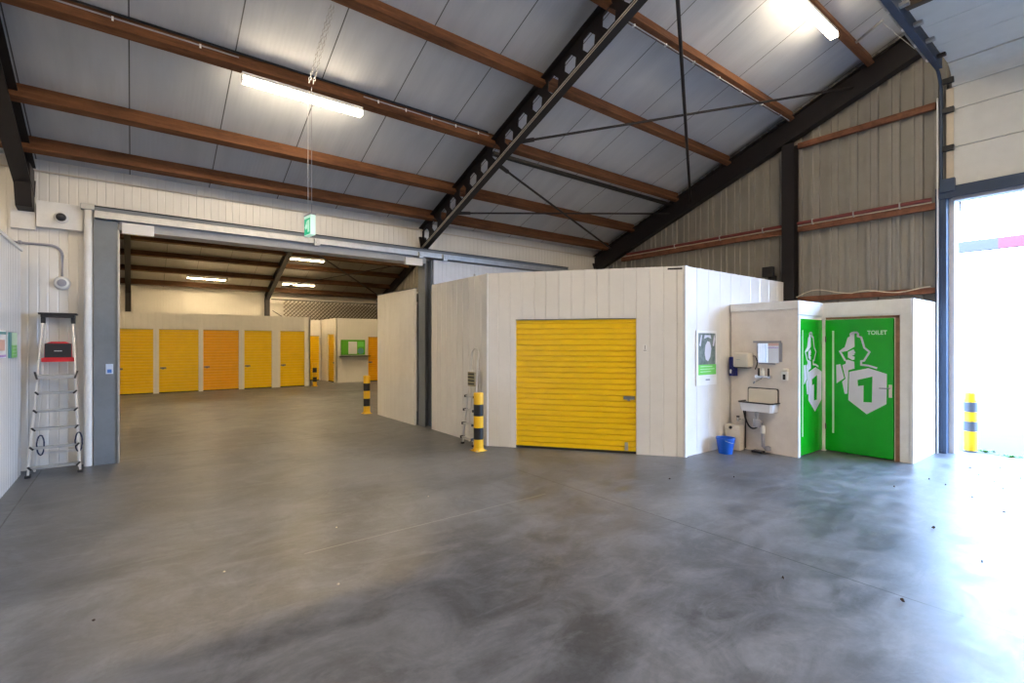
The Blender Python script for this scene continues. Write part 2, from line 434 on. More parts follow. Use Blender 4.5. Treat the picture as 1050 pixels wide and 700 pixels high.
# bracing
def rod(p, q, r, label, n1=True):
    t = thing('brace_rod', label, 'brace', p, 0, 'dark round brace rods under the roof')
    P, Q = Vector(p), Vector(q)
    MB().tube([P, Q], r, 8).build('rod', STEEL, t, True)
    d = (Q-P).normalized()
    MB().tube([P+d*.18, P+d*.42], r*1.7, 8).build('turnbuckle', STEEL, t, True)
dz = -.30
rod((4.80, 6.32, zr(6.32)-.37), (9.9, 3.15, zr(3.15)-.37), .021, 'long dark brace rod rising gently from the pierced rafter to the end wall rafter')
rod((4.80, 3.25, zr(3.25)-.43), (9.9, 6.30, zr(6.30)-.43), .026, 'dark brace rod dropping steeply from the top edge beside the pierced rafter')
rod((4.80, 6.74, zr(6.74)-.37), (9.6, 8.35, zr(8.35)-.41), .021, 'dark brace rod running down right to the corner of end wall and partition')
rod((4.80, 8.2, zr(8.2)-.37), (9.9, 6.84, zr(6.84)-.37), .018, 'nearly level dark brace rod just above the partition, right of the pierced rafter')
rod((5.2, 19.3, zr(19.3)-.5), (9.5, 22.9, zr(22.9)-.42), .03, 'dark brace rod running down right in the store hall')
rod((5.0, 22.6, zr(22.6)-.42), (9.7, 19.6, zr(19.6)-.45), .022, 'dark brace rod running up right in the store hall')

# ------------------------------------------------------------------ girts and pipe on gable wall
GXI = GX-.09
def girt(y0, y1, z, h, label, mat=WOODG):
    single(MB().box((GXI-.035, y0, z-h/2), (GXI+.045, y1, z+h/2), .004), 'wall_girt', mat, label, 'girt', (GXI, y0, z), 'timber girts on the end wall')
girt(2.06, 4.07, 5.42, .10, 'highest wooden rail on the end wall, from the steel column to the door track')
girt(2.06, 4.07, 3.85, .10, 'middle wooden rail on the end wall, right of the steel column, below red pipe')
girt(4.31, 8.3, 3.85, .10, 'middle wooden rail on the end wall, left of the steel column')
girt(2.06, 4.07, 2.53, .09, 'lowest wooden rail on the end wall, just above the toilet cubicle roof')
single(MB().tube([(GX-.145, 8.1, 3.95), (GX-.145, 4.32, 3.95)], .032, 10).tube([(GX-.145, 4.06, 3.95), (GX-.145, 2.1, 3.95)], .032, 10), 'pipe', REDPIPE,
       'dark red pipe along the end wall just above the middle wooden rail', 'pipe', (GX-.31, 5, 3.97), smooth=True)
single(MB().tube([(GX-.14, 8.2, 3.908), (GX-.14, 4.32, 3.908)], .010, 6).tube([(GX-.14, 4.06, 3.908), (GX-.14, 2.1, 3.908)], .010, 6), 'conduit', CREAM,
       'thin cream conduit between the red pipe and the middle wooden rail', 'conduit', (GX-.29, 5, 3.91), smooth=True)
for i, y in enumerate((2.5, 3.15, 3.8, 4.7, 5.6, 6.7)):
    single(MB().box((GX-.185, y-.009, 3.89), (GX-.10, y+.009, 3.99)), 'pipe_clamp', GALV, 'small metal clamp holding the red pipe on the end wall', 'clamp', (GX-.2, y, 3.9), 'clamps on the red pipe')
# loose cable above toilet block
pts = []
for i in range(25):
    u = i/24; y = 4.05 - 1.95*u
    pts.append((GX-.22 + .03*math.sin(9*u), y, 2.56 + .10*math.sin(PI*min(1, u*2.2)) * (1 if u < .46 else .3) + .03*math.sin(14*u)))
single(MB().tube(pts, .009, 6), 'cable', CREAM, 'loose pale cable lying wavy along the lowest rail above the toilet cubicle', 'cable', pts[0], smooth=True)
# black box on top of the unit beside the column
t = thing('floodlight', 'small black box-shaped floodlight above the corrugated side of the storage unit', 'floodlight', (9.72, 4.48, 2.90))
MB().box((9.64, 4.40, 2.98), (9.74, 4.60, 3.17), .01).build('housing', BLACK, t)
MB().box((9.74, 4.47, 2.9), (9.98, 4.53, 3.02)).build('bracket', BLACK, t)

# ------------------------------------------------------------------ lamps
def lamp_deep(x0, x1, y, z, label, hid=False):
    t = thing('ceiling_lamp', label, 'lamp', ((x0+x1)/2, y, z), 0, 'long tube lamps under the roof')
    m = MB(); m.box((x0, y-.085, z+.05), (x1, y+.085, z+.075)); m.box((x0, y-.085, z-.02), (x1, y-.075, z+.05)); m.box((x0, y+.075, z-.02), (x1, y+.085, z+.05)); m.build('housing', PAINT, t)
    MB().box((x0+.012, y-.074, z-.045), (x1-.012, y+.074, z+.045), .012).build('diffuser', TUBEH if y < 20 else TUBEB, t)
    for e in (x0, x1-.012): MB().box((e, y-.086, z-.038), (e+.012, y+.086, z+.05)).build('end_cap', PAPER, t)
    return t
def lamp(x0, x1, y, z, label, mat=TUBEW, drop=0.):
    if mat is TUBEB: return lamp_deep(x0, x1, y, z, label)
    c = ((x0+x1)/2, y, z)
    t = thing('ceiling_lamp', label, 'lamp', c, 0, 'long tube lamps under the roof')
    MB().box((x0, y-.055, z+.03), (x1, y+.055, z+.075), .006).build('housing', PAINT, t)
    MB().box((x0+.012, y-.052, z-.035), (x1-.012, y+.052, z+.029), .012).build('diffuser', mat, t)
    for e in (x0, x1-.012): MB().box((e, y-.056, z-.038), (e+.012, y+.056, z+.03)).build('end_cap', PAPER, t)
    return t
lamp(1.03, 2.50, 6.64, 4.86, 'lit long lamp at upper left, under the purlin with grey cables', TUBEV)
lamp(6.86, 8.33, 2.90, 6.30, 'lit long lamp at the top right of the roof, near the overhead door', TUBEV)
lamp(1.65, 2.95, 22.62, 4.25, 'lit lamp furthest left in the store hall beyond the opening', TUBEB)
lamp(4.88, 6.15, 20.5, 5.04, 'lit lamp highest in the store hall, right of the middle rafter', TUBEB)
lamp(5.05, 6.35, 22.58, 4.26, 'lit lamp lower right in the store hall, below the other on the right', TUBEB)
for x, y in ((-5, 21.), (0., 13.), (2.8, 13.), (5.6, 13.0), (8., 17.5), (-2.5, 17.)):  # out-of-view lamps added to brighten the store hall
    lamp(x, x+1.3, y, zr(y)-.26, 'unseen tube lamp added under the store hall roof to brighten it', TUBEB)
for x, y in ((-5, 4.), (-6, -1.), (-5, -4.5), (-.5, -1.2), (1., -5.5), (3., -1.2), (5.2, -1.2), (5.2, -5.), (7.5, -3.), (-2.5, 1.2), (1., -3.3), (3.2, -3.3)):  # extra lamps outside the view, added to lift the main hall's brightness
    lamp(x, x+1.47, y, zr(y)-.26, 'unseen tube lamp added under the main hall roof to brighten it')

# cables with clips along the lamp purlin and the fifth purlin
def cable_run(x0, x1, y, zoff, label, n, twin=True, side=-1):
    z = zr(y) - zoff; t = thing('conduit', label, 'conduit', ((x0+x1)/2, y, z), 0, 'cable runs on the purlins')
    for dz in ((0, .045) if twin else (0,)):
        MB().tube([(x0, y, z+dz), (x1, y, z+dz)], .010, 6).build('tube', LGREY, t, True)
    for i in range(n):
        x = x0 + (x1-x0)*(i+.5)/n
        MB().box((x-.009, y-.013, z-.015), (x+.009, y+.03, z+(.058 if twin else .015))).build('clip', PAPER, t)
cable_run(-6, 1.0, 6.625, .115, 'twin grey conduits with white clips along the purlin left of the lit lamp', 9)
cable_run(2.52, 4.62, 6.625, .115, 'twin grey conduits with white clips along the purlin right of the lit lamp', 5)
cable_run(4.9, 9.8, 4.17, .215, 'black and white clipped cable along the underside of the fifth purlin', 7, False)
# thin dark cables strung above lamp purlin
single(MB().tube([(-6, 6.62, zr(6.62)-.02), (4.6, 6.62, zr(6.62)-.02)], .012, 6), 'cable', BLACK, 'thin black cable run on the roof liner against the lamp purlin', 'cable', (0, 6.56, 5.2), smooth=True)

# ------------------------------------------------------------------ hanging exit sign
ex = Vector((1.79, 6.55, 0))
t = thing('exit_sign', 'small green and white emergency exit sign hanging on two wires before the opening', 'sign', (ex.x, ex.y, 3.05))
R = Matrix.Translation((ex.x, ex.y, 3.20)) @ Matrix.Rotation(math.radians(-83), 4, 'Z')
MB(R).box((-.10, -.032, -.13), (.10, .032, .125), .006).build('housing', EXITW, t)
gp = MB(R); gp.box((-.085, -.036, -.115), (.085, -.0325, .085)); gobj = gp.build('green_face', EXITG, t)
for side in (-1, 1):
    s_ = MB(R)
    yy = -.0375
    # running figure, door and arrow in white
    s_.prism([(.02, -.09), (.07, -.09), (.07, .06), (.02, .06)], (0, yy, 0), (1,0,0), (0,0,1), (0,-1,0), .001)
    if side == -1: s_.prism([(-.065, -.02), (-.035, .015), (-.035, -.005), (0, -.005), (0, -.035), (-.035, -.035), (-.035, -.055)], (0, yy, 0), (1,0,0), (0,0,1), (0,-1,0), .001)
    else: s_.bm.clear(); s_.prism([(-.03, .02), (-.005, .055), (.012, .05), (.0, .02), (.015, -.01), (.0, -.05), (-.012, -.05), (-.005, -.015), (-.03, -.045), (-.05, -.04)], (0, yy, 0), (1,0,0), (0,0,1), (0,-1,0), .001)
    s_.build('pictogram', EXITW, sub(t, gobj))
MB(R).box((-.105, -.036, .125), (.105, .036, .14)).build('cap', LGREY, t)
for k, (dx, top) in enumerate(((-.055, 4.95), (.055, 4.95))):
    a = R @ Vector((dx, 0, .14)); MB().tube([a, (a.x, a.y, top)], .0035, 5).build('wire', PAPER if k == 0 else LGREY, t)
def chain(p, q, label):
    m = MB(); P, Q = Vector(p), Vector(q); n = int((Q-P).length/.045); d = (Q-P).normalized()
    a = d.cross(Vector((0,0,1))).normalized(); b = d.cross(a)
    for i in range(n):
        c = P + (Q-P)*(i+.5)/n; w = a if i % 2 else b
        ring = [c + d*.026*math.cos(2*PI*k/8) + w*.013*math.sin(2*PI*k/8) for k in range(9)]
        m.tube(ring, .0045, 5, False)
    single(m, 'chain', GALV, label, 'chain', p)
chain((1.71, 5.44, 5.38), (1.765, 6.5, 5.0), 'thin steel chain slanting from a purlin to the exit sign wires, left strand')
chain((1.74, 5.44, 5.38), (1.815, 6.5, 5.0), 'thin steel chain slanting from a purlin to the exit sign wires, right strand')

# ------------------------------------------------------------------ partition: posts, header rail, sliding leaf, downpipe
t = thing('door_post', 'blue-grey steel post framing the left side of the wide opening', 'post', (-.3, 9.1, 0))
MB().box((-.43, 8.98, 0), (-.17, 9.17, 3.43)).box((-.415, 9.17, 0), (-.17, 9.30, 3.31)).build('post', GREY, t)
MB().box((-.17, 8.95, 0), (-.15, 9.31, 3.31)).build('edge_strip', GALV, t)
MB().box((-.30, 8.974, 1.27), (-.22, 8.981, 1.41)).build('sticker', simple('pale_blue_sticker', (.55, .65, .80), .5), t)
MB().box((-.285, 8.970, 1.285), (-.235, 8.975, 1.335)).build('sticker_mark', simple('blue_mark', (.05, .18, .55), .5), t)
t = thing('downpipe', 'white round vertical pipe beside the blue-grey post of the opening', 'pipe', (-.49, 9.0, 0))
MB().lathe((-.49, 9.02, 0), [(.050, 0), (.050, 3.56)], 20).build('pipe', PAINT, t, True)
MB().box((-.57, 8.95, 3.55), (-.40, 9.10, 3.63), .01).build('bracket', GALV, t)
t = thing('sliding_door_rail', 'pale galvanised sliding door rail and header above the wide opening', 'rail', (4, 9.1, 3.45))
MB().box((-.16, 8.99, 3.32), (4.72, 9.30, 3.44)).build('lintel', LINT, t)
MB().box((-.42, 8.90, 3.44), (8.67, 9.16, 3.54), .006).build('rail', GALV, t)
MB().box((-.42, 8.95, 3.55), (8.67, 9.16, 3.60)).build('cover_strip', GREY, t)
MB().box((-.42, 8.93, 3.600), (8.67, 9.16, 3.612)).build('seal', DARKGAP, t)
for x in (2.55, 4.55, 5.1):
    w = MB(); w.box((x-.05, 8.86, 3.40), (x+.05, 8.90, 3.52), .006); w.tube([(x, 8.85, 3.47), (x, 8.90, 3.47)], .028, 12)
    w.build('hanger', GALV, t)
MB().box((-.12, 8.94, 3.27), (.25, 9.02, 3.42)).build('left_stop', WHITE, t)
MB().box((4.25, 8.94, 3.26), (4.62, 9.02, 3.40)).build('right_stop', WHITE, t)
t = thing('door_post', 'dark grey steel post at the right side of the wide opening', 'post', (4.7, 9.1, 0))
MB().box((4.70, 9.00, 0), (4.715, 9.30, 3.40)).build('flange', GREY, t)
MB().box((4.715, 9.14, 0), (4.84, 9.16, 3.40)).build('web', GREY, t)
MB().box((4.84, 9.00, 0), (4.855, 9.30, 3.40)).build('flange', GREY, t)
m = MB(); m.sheet((0, 9.0), WU, WN, 4.90, 8.6, .05, 3.42, RIBS, .06)
single(m, 'sliding_door_leaf', simple('bluish_white_panel', (.64, .68, .76), .4), 'bluish white sliding door leaf parked behind the near storage unit', 'door', (6.5, 9.0, .05))
# white boards, camera, conduit and siren on the left wall
t = thing('wall_board', 'wide white board on the left wall carrying the black dome camera', 'board', (-.75, 9.1, 3.4))
MB().box((-1.02, 9.06, 3.26), (-.55, 9.178, 3.61), .004).build('board', PAINT, t)
single(MB().box((-1.27, 9.10, 3.22), (-1.03, 9.178, 3.58), .004), 'wall_board', PAINT, 'narrow pale board on the left wall under the end of the steel rafter', 'board', (-1.15, 9.12, 3.4))
t = thing('security_camera', 'black dome security camera on the white board, upper left', 'camera', (-.76, 9.03, 3.40))
Rc = Matrix.Translation((-.77, 9.06, 3.41)) @ Matrix.Rotation(PI/2, 4, 'X')
MB(Rc).lathe((0,0,0), [(.075, 0), (.075, .03), (.06, .045)], 24).build('base', PAINT, t, True)
MB(Rc).lathe((0,0,0), [(.055, .045), (.052, .065), (.04, .085), (.02, .097), (.002, .10)], 24).build('dome', BLACK, t, True)
pts = [(-1.35, 9.162, 3.04), (-.90, 9.162, 3.04)] + arc((-.90, 9.162, 2.91), .13, PI/2, 0, 8, (1,0,0), (0,0,1)) + [(-.77, 9.162, 2.60)]
t = thing('conduit', 'bent grey conduit on the left wall leading down to the white siren', 'conduit', (-.9, 9.13, 3.0))
MB().tube(pts, .016, 8).build('tube', LGREY, t, True)
MB().box((-1.2, 9.11, 3.02), (-1.17, 9.178, 3.06)).build('clip', LGREY, t)
t = thing('siren', 'round white siren on the left wall at the end of the grey conduit', 'alarm', (-.77, 9.1, 2.53))
Rs = Matrix.Translation((-.77, 9.177, 2.53)) @ Matrix.Rotation(PI/2, 4, 'X')
MB(Rs).lathe((0,0,0), [(.09, 0), (.09, .03), (.075, .055), (.03, .07), (.001, .072)], 28).build('body', PAINT, t, True)
MB(Rs).lathe((0,0,0), [(.05, .065), (.05, .072), (.042, .076)], 24).build('grille', LGREY, t, True)

# ------------------------------------------------------------------ storage units
def frame(o, u):       # local x along u, local y outward (towards viewer side), z up
    u = Vector((u[0], u[1], 0)).normalized(); n = Vector((u.y, -u.x, 0))
    return u, n
def roller_door(parent, o, u, n, s0, s1, z0, z1, mat, latch='right', rec=.04, pitch=.087, bottom_lock=False):
    """ribbed curtain in plane o+u*s, recessed by rec; o is (x,y)"""
    O = Vector((o[0], o[1], 0)) - n*rec
    m = MB(); z = z0+.03; dg_ = .022 if pitch < .09 else .034
    prof = []
    while z < z1:
        prof += [(z, 0), (z+pitch*(.76 if pitch < .09 else .66), .0), (z+pitch*(.81 if pitch < .09 else .72), -dg_), (z+pitch*.93, -dg_)]
        z += pitch
    prof = [q for q in prof if q[0] <= z1] + [(z1, 0)]
    for (za, oa), (zb_, ob) in zip(prof, prof[1:]):
        m.face([O+u*s0+n*oa+Vector((0,0,za)), O+u*s1+n*oa+Vector((0,0,za)), O+u*s1+n*ob+Vector((0,0,zb_)), O+u*s0+n*ob+Vector((0,0,zb_))])
    a = O - n*.05
    m.prism([(s0, z0+.03), (s1, z0+.03), (s1, z1), (s0, z1)], a, u, (0,0,1), n, .01)
    d = m.build('roller_door', mat, parent); sp = sub(parent, d)
    mm = MB(); mm.prism([(s0, z0), (s1, z0), (s1, z0+.035), (s0, z0+.035)], O-n*.02, u, (0,0,1), n, .03); mm.build('bottom_seal', DARKGAP, sp)
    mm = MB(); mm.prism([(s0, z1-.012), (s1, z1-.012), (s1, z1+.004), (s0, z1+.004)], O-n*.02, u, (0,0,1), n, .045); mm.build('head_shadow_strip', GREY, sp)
    zl = .86
    ls = s1-.19 if latch == 'right' else s0+.03
    mm = MB(); mm.prism([(ls, zl-.025), (ls+.17, zl-.025), (ls+.17, zl+.025), (ls, zl+.025)], O+n*.0, u, (0,0,1), n, .022)
    mm.prism([(ls+.06, zl-.045), (ls+.10, zl-.045), (ls+.10, zl+.03), (ls+.06, zl+.03)], O+n*.02, u, (0,0,1), n, .015)
    mm.build('latch', GREY, sp)
    if bottom_lock:
        mm = MB(); mm.prism([(s1-.17, .05), (s1-.12, .05), (s1-.12, .17), (s1-.17, .17)], O, u, (0,0,1), n, .025); mm.build('bottom_bolt', GALV, sp)
    return d
def front(parent, o, u, n, L, H, doors, name='front_panel', prof=WIDE, phase=0., mat=WHITE, dz=2.09):
    m = MB(); ss = 0.
    for a, b in doors:
        if a > ss: m.sheet(o, u, n, ss, a, 0, H, prof, .05)
        m.sheet(o, u, n, a, b, dz, H, prof, .05); ss = b
    if ss < L: m.sheet(o, u, n, ss, L, 0, H, prof, .05)
    return m.build(name, mat, parent)
# near unit: A right corner, B left corner, C back left
A_, B_, C_ = (6.54, 4.26), (4.66, 6.73), (4.70, 8.72)
UH = 2.86
t = thing('storage_unit', 'large near storage unit of white panels with a wide yellow roller door', 'storage unit', (6.0, 6.5, 0))
u, n = frame(B_, (A_[0]-B_[0], A_[1]-B_[1])); L = math.dist(A_, B_)
front(t, B_, u, n, L, UH, [(.49, 2.40)])
roller_door(t, B_, u, n, .49, 2.40, 0, 2.09, YEL, 'right', bottom_lock=True)
u2, n2 = frame(C_, (B_[0]-C_[0], B_[1]-C_[1]))
front(t, C_, u2, n2, math.dist(B_, C_), UH, [], 'side_panel')
u3, n3 = frame(A_, (1, 0))
front(t, A_, u3, n3, 10.0-.16-A_[0], UH, [], 'side_panel', prof=(.333, [(0,0),(.19,0),(.2,-.006),(.32,-.006),(.333,0)]))
MB().prism([(A_[0]+.02, A_[1]+.03), (9.8, 4.30), (9.8, 8.7), (4.76, 8.7), (4.72, 6.75)], (0,0,UH-.10), (1,0,0), (0,1,0), (0,0,1), .04).build('roof_panel', WHITE, t)
# corner trims
m = MB(); m.prism([(-.004,-.004), (.05,-.004), (.05,.012), (.012,.012), (.012,.05), (-.004,.05)], (A_[0]-.012, A_[1]-.018, 0), (1,0,0), (0,1,0), (0,0,1), UH+.004); m.build('corner_trim', PAINT, t)
m = MB(); m.box((B_[0]-.012, B_[1]-.02, 0), (B_[0]+.01, B_[1]+.03, UH+.004)); m.build('corner_trim', PAINT, t)
m = MB(); O = Vector((B_[0], B_[1], 0)); m.prism([(2.50, 1.57), (2.56, 1.57), (2.56, 1.68), (2.50, 1.68)], O, u, (0,0,1), n, .012); m.build('sign_plate', PAPER, t)
m = MB(); m.prism([(2.526, 1.61), (2.534, 1.61), (2.534, 1.67), (2.526, 1.67)], O+n*.012, u, (0,0,1), n, .003); m.prism([(2.51, 1.59), (2.55, 1.59), (2.55, 1.598), (2.51, 1.598)], O+n*.012, u, (0,0,1), n, .003); m.build('plate_mark', BLACK, t)
m = MB(); m.prism([(2.86, UH-.05), (3.07, UH-.05), (3.07, UH-.025), (2.86, UH-.025)], O+n*.0, u, (0,0,1), n, .008); m.build('edge_marking', BLACK, t)
# small knob on the edge of the left side
m = MB(); m.lathe((4.69, 7.15, UH), [(.02, 0), (.02, .03), (.005, .045)], 10); m.build('knob', GALV, t)

# left unit (face towards +x)
t = thing('storage_unit', 'white storage unit panel wall at the left edge of the picture', 'storage unit', (-2.2, 6, 0))
m = MB(); m.sheet((-1.15, 0), (0, 1), (1, 0), 2.5, 8.95, 0, 2.9, RIBS, .05); m.build('side_panel', WHITE, t)
m = MB(); m.sheet((0, 8.95), (-1, 0), (0, 1), 1.21, 3.6, 0, 2.9, RIBS, .04); m.build('back_panel', WHITE, t)
MB().box((-1.16, 2.5, 2.895), (-1.13, 8.96, 2.93)).build('top_trim', WHITE, t)
MB().box((-3.6, 2.5, 2.80), (-1.2, 8.9, 2.85)).build('roof_panel', WHITE, t)
m = MB(); m.sheet((0, 2.5), (1, 0), (0, -1), -3.6, -1.2, 0, 2.9, RIBS, .04); m.build('front_panel', WHITE, t)
# posters on it
t = thing('wall_poster', 'small green poster with a dark edge on the white unit at the left edge', 'poster', (-1.14, 8.32, 1.5))
MB().box((-1.148, 8.11, 1.53), (-1.132, 8.53, 1.83)).build('board', TEAL, t)
MB().box((-1.131, 8.20, 1.68), (-1.129, 8.53, 1.83)).build('picture', LOGOG, t)
MB().box((-1.131, 8.20, 1.53), (-1.129, 8.53, 1.68)).build('green_band', PGREEN, t)
for k in range(3): MB().box((-1.1289, 8.25, 1.56+.04*k), (-1.1279, 8.48, 1.568+.04*k)).build('text_line', LOGOG, t)
t = thing('wall_poster', 'pale notice cut by the left edge of the picture, with teal and violet bars', 'poster', (-1.14, 7.7, 1.5))
MB().box((-1.148, 7.35, 1.54), (-1.132, 7.88, 1.84)).build('board', PAPER, t)
MB().box((-1.131, 7.38, 1.80), (-1.129, 7.87, 1.83)).build('teal_bar', TEAL, t)
MB().box((-1.131, 7.38, 1.62), (-1.129, 7.80, 1.74)).build('peach_block', PEACH, t)
MB().box((-1.131, 7.38, 1.55), (-1.129, 7.87, 1.575)).build('violet_bar', VIOLET, t)

# far row: five bays + one hidden to the left
bays = [(-1.6, -.47, 'hidden', YEL), (-.45, .55, 'first', YEL), (.71, 1.85, 'second', YEL), (1.99, 3.11, 'third', ORG), (3.29, 4.23, 'fourth', YEL), (4.53, 5.43, 'fifth', YEL)]
edges = [-1.7, -.46, .63, 1.92, 3.20, 4.38, 5.64]
labs = ['far storage unit behind the left post, mostly hidden', 'far storage unit with yellow roller door next to the left post of the opening',
        'far storage unit with yellow roller door, directly left of the orange-tinted one', 'far storage unit whose roller door is more orange than its neighbours',
        'far storage unit with yellow roller door, directly right of the orange-tinted one', 'far storage unit with yellow roller door at the right end of the row']
for i, (a, b, _, mt) in enumerate(bays):
    t = thing('storage_unit', labs[i], 'storage unit', ((a+b)/2, 21.5, 0), 0, 'far row of storage units')
    e0, e1 = edges[i], edges[i+1]; a = max(a, e0); 
    if i == 1: a = e0+.0
    m = MB()
    if a > e0+.005: m.sheet((0, 20.6), (1,0), (0,-1), e0, a, 0, 2.75, MICRO, .05)
    m.sheet((0, 20.6), (1,0), (0,-1), a, b, 2.19, 2.75, MICRO, .05)
    if b < e1: m.sheet((0, 20.6), (1,0), (0,-1), b, e1, 0, 2.75, MICRO, .05)
    m.build('front_panel', WHITEW, t)
    roller_door(t, (0, 20.6), Vector((1,0,0)), Vector((0,-1,0)), a, b, 0, 2.19, mt, 'left', pitch=.10)
    MB().box((e0+.005, 20.72, 2.66), (e1-.005, 23.7, 2.70)).build('roof_panel', WHITEW, t)
    if i == 5:
        m = MB(); m.sheet((5.64, 0), (0,1), (1,0), 20.6, 23.75, 0, 2.75, MICRO, .04); m.build('side_panel', WHITEW, t)
# end of the aisle: a unit with door facing us, and a block with door facing the aisle
t = thing('storage_unit', 'distant storage unit at the end of the aisle with a narrow yellow door showing', 'storage unit', (6.2, 23.8, 0))
m = MB(); m.sheet((0, 23.5), (1,0), (0,-1), 5.68, 6.0, 0, 2.78, MICRO, .04); m.sheet((0, 23.5), (1,0), (0,-1), 6.0, 6.84, 2.05, 2.78, MICRO, .04); m.sheet((0, 23.5), (1,0), (0,-1), 6.84, 6.9, 0, 2.78, MICRO, .04)
m.build('front_panel', WHITEW, t); roller_door(t, (0, 23.5), Vector((1,0,0)), Vector((0,-1,0)), 6.0, 6.84, 0, 2.05, YEL, 'left', pitch=.10)
t = thing('storage_unit', 'distant corner storage unit with the green notice board on its front wall', 'storage unit', (8, 22.5, 0))
m = MB()
for a, b, z in ((21.42, 21.75, 0), (21.75, 22.65, 2.12), (22.65, 23.74, 0)): m.sheet((6.95, 0), (0,-1), (-1,0), -b, -a, z, 2.80, MICRO, .04)
m.build('side_panel', WHITEW, t)
roller_door(t, (6.95, 0), Vector((0,-1,0)), Vector((-1,0,0)), -22.65, -21.75, 0, 2.12, YEL, 'right', pitch=.10)
m = MB(); m.sheet((0, 21.42), (1,0), (0,-1), 6.95, 8.36, 0, 2.80, RIBS, .04); m.sheet((0, 21.42), (1,0), (0,-1), 8.36, 9.3, 2.0, 2.80, RIBS, .04); m.sheet((0, 21.42), (1,0), (0,-1), 9.3, 9.8, 0, 2.80, RIBS, .04)
m.build('front_panel', WHITEW, t); roller_door(t, (0, 21.42), Vector((1,0,0)), Vector((0,-1,0)), 8.36, 9.3, 0, 2.0, ORG, 'left', pitch=.10)
t = thing('notice_board', 'green notice board with white paper on the distant ribbed wall', 'notice board', (7.6, 21.36, 1.2))
MB().box((7.14, 21.37, 1.20), (8.2, 21.41, 1.86), .004).build('board', simple('mid_green_board', (.10, .40, .02), .4), t)
MB().box((7.45, 21.358, 1.24), (7.83, 21.37, 1.78)).build('paper', PAPER, t)
MB().box((7.87, 21.358, 1.55), (8.14, 21.37, 1.78)).build('green_card', PGREEN, t)
MB(Matrix.Translation((8.0, 21.368, 1.37)) @ Matrix.Rotation(PI/2, 4, 'X')).lathe((0,0,0), [(.14, 0), (.14, .008)], 20).build('globe_print', TEAL, t)
t = thing('wall_shelf', 'thin dark shelf on the distant ribbed wall below the green notice board', 'shelf', (7.7, 21.3, 1.15))
MB().box((7.05, 21.12, 1.13), (8.36, 21.41, 1.155)).build('board', STEEL, t)
# unit just past the opening on the right
t = thing('storage_unit', 'white storage unit side wall just past the right post of the opening', 'storage unit', (6, 10.3, 0))
m = MB(); m.sheet((4.64, 0), (0,-1), (-1,0), -11.3, -9.34, 0, 2.84, MICRO, .05); m.build('side_panel', WHITE, t)
m = MB(); m.sheet((0, 11.3), (-1, 0), (0, 1), -9.6, -4.69, 0, 2.84, MICRO, .05); m.build('back_panel', WHITE, t)
MB().box((4.70, 9.36, 2.74), (9.6, 11.2, 2.78)).build('roof_panel', WHITE, t)
MB().box((4.63, 9.32, 2.84), (4.70, 11.31, 2.855)).build('top_trim', GREY, t)
# expanded metal screen above the far units
t = thing('mesh_screen', 'diagonal metal mesh screen above the far storage units', 'screen', (7.3, 23.75, 2.6))
MB().box((4.85, 23.68, 3.64), (9.8, 23.74, 3.68)).build('top_rail', STEEL, t)
m = MB(); x0, x1, z0, z1 = 5.35, 9.8, 2.5, 3.64; H_ = z1-z0; k = x0-H_
while k < x1:
    for sgn in (1, -1):
        a, b = (k, z0), (k+H_, z1)
        if sgn < 0: a, b = (k, z1), (k+H_, z0)
        # clip to x-range
        def clip(pt, qt):
            (xa, za), (xb, zb2) = pt, qt
            if xa < x0: za += (x0-xa)*(zb2-za)/(xb-xa); xa = x0
            if xb > x1: zb2 -= (xb-x1)*(zb2-za)/(xb-xa); xb = x1
            return (xa, za), (xb, zb2)
        (xa, za), (xb, zb2) = clip(a, b)
        if xb-xa > .03: m.bar((xa, 23.71, za), (xb, 23.71, zb2), .012, .045 if sgn > 0 else .018, (0, 0, 1))
    k += .17
m.build('mesh', MESHM, t)
single(MB().bar((4.9, 23.72, 3.15), (5.6, 23.72, 2.7), .03, .03), 'brace_rod', STEEL, 'short dark diagonal brace at the left end of the mesh screen', 'brace', (4.9, 23.72, 2.7))

# ------------------------------------------------------------------ bollards
def bollard(x, y, label, r=.078, h=.92, cols=(BYEL, BBLK, BYEL, BBLK, BYEL), plate=True):
    t = thing('bollard', label, 'bollard', (x, y, 0), 0, 'striped safety bollards')
    hs = h/len(cols)
    for i, c in enumerate(cols):
        z1 = h - i*hs; z0 = z1 - hs; rr = r + .0008*(1 if c in (BBLK, BGREY) else 0)
        prof = [(rr, z0), (rr, z1)]
        if i == 0: prof = [(rr, z0), (rr, z1-.012), (rr*.93, z1-.003), (rr*.7, z1)]
        MB().lathe((x, y, 0), prof, 28).build('band', c, t, True)
    if plate:
        MB().box((x-.10, y-.10, 0), (x+.10, y+.10, .012), .003).build('base_plate', cols[-1], t)
        MB().lathe((x, y, 0), [(.098, .012), (r+.003, .05)], 24).build('collar', cols[-1], t, True)
        for sx in (-1, 1):
            for sy in (-1, 1): MB().lathe((x+sx*.085, y+sy*.085, .012), [(.009, 0), (.009, .010)], 6).build('bolt', GALV, t)
bollard(4.35, 6.52, 'yellow and black bollard beside the small ladder and the near unit corner')
bollard(4.50, 11.62, 'yellow and black bollard just past the opening, left of the white side wall')
bollard(5.72, 20.25, 'distant yellow and black bollard at the end of the row of yellow doors')
bollard(10.58, 1.76, 'outdoor yellow bollard with faded grey bands beside the door jamb', .085, .92, (BYEL, BGREY, BYEL, BGREY, BYEL, BYEL), False)

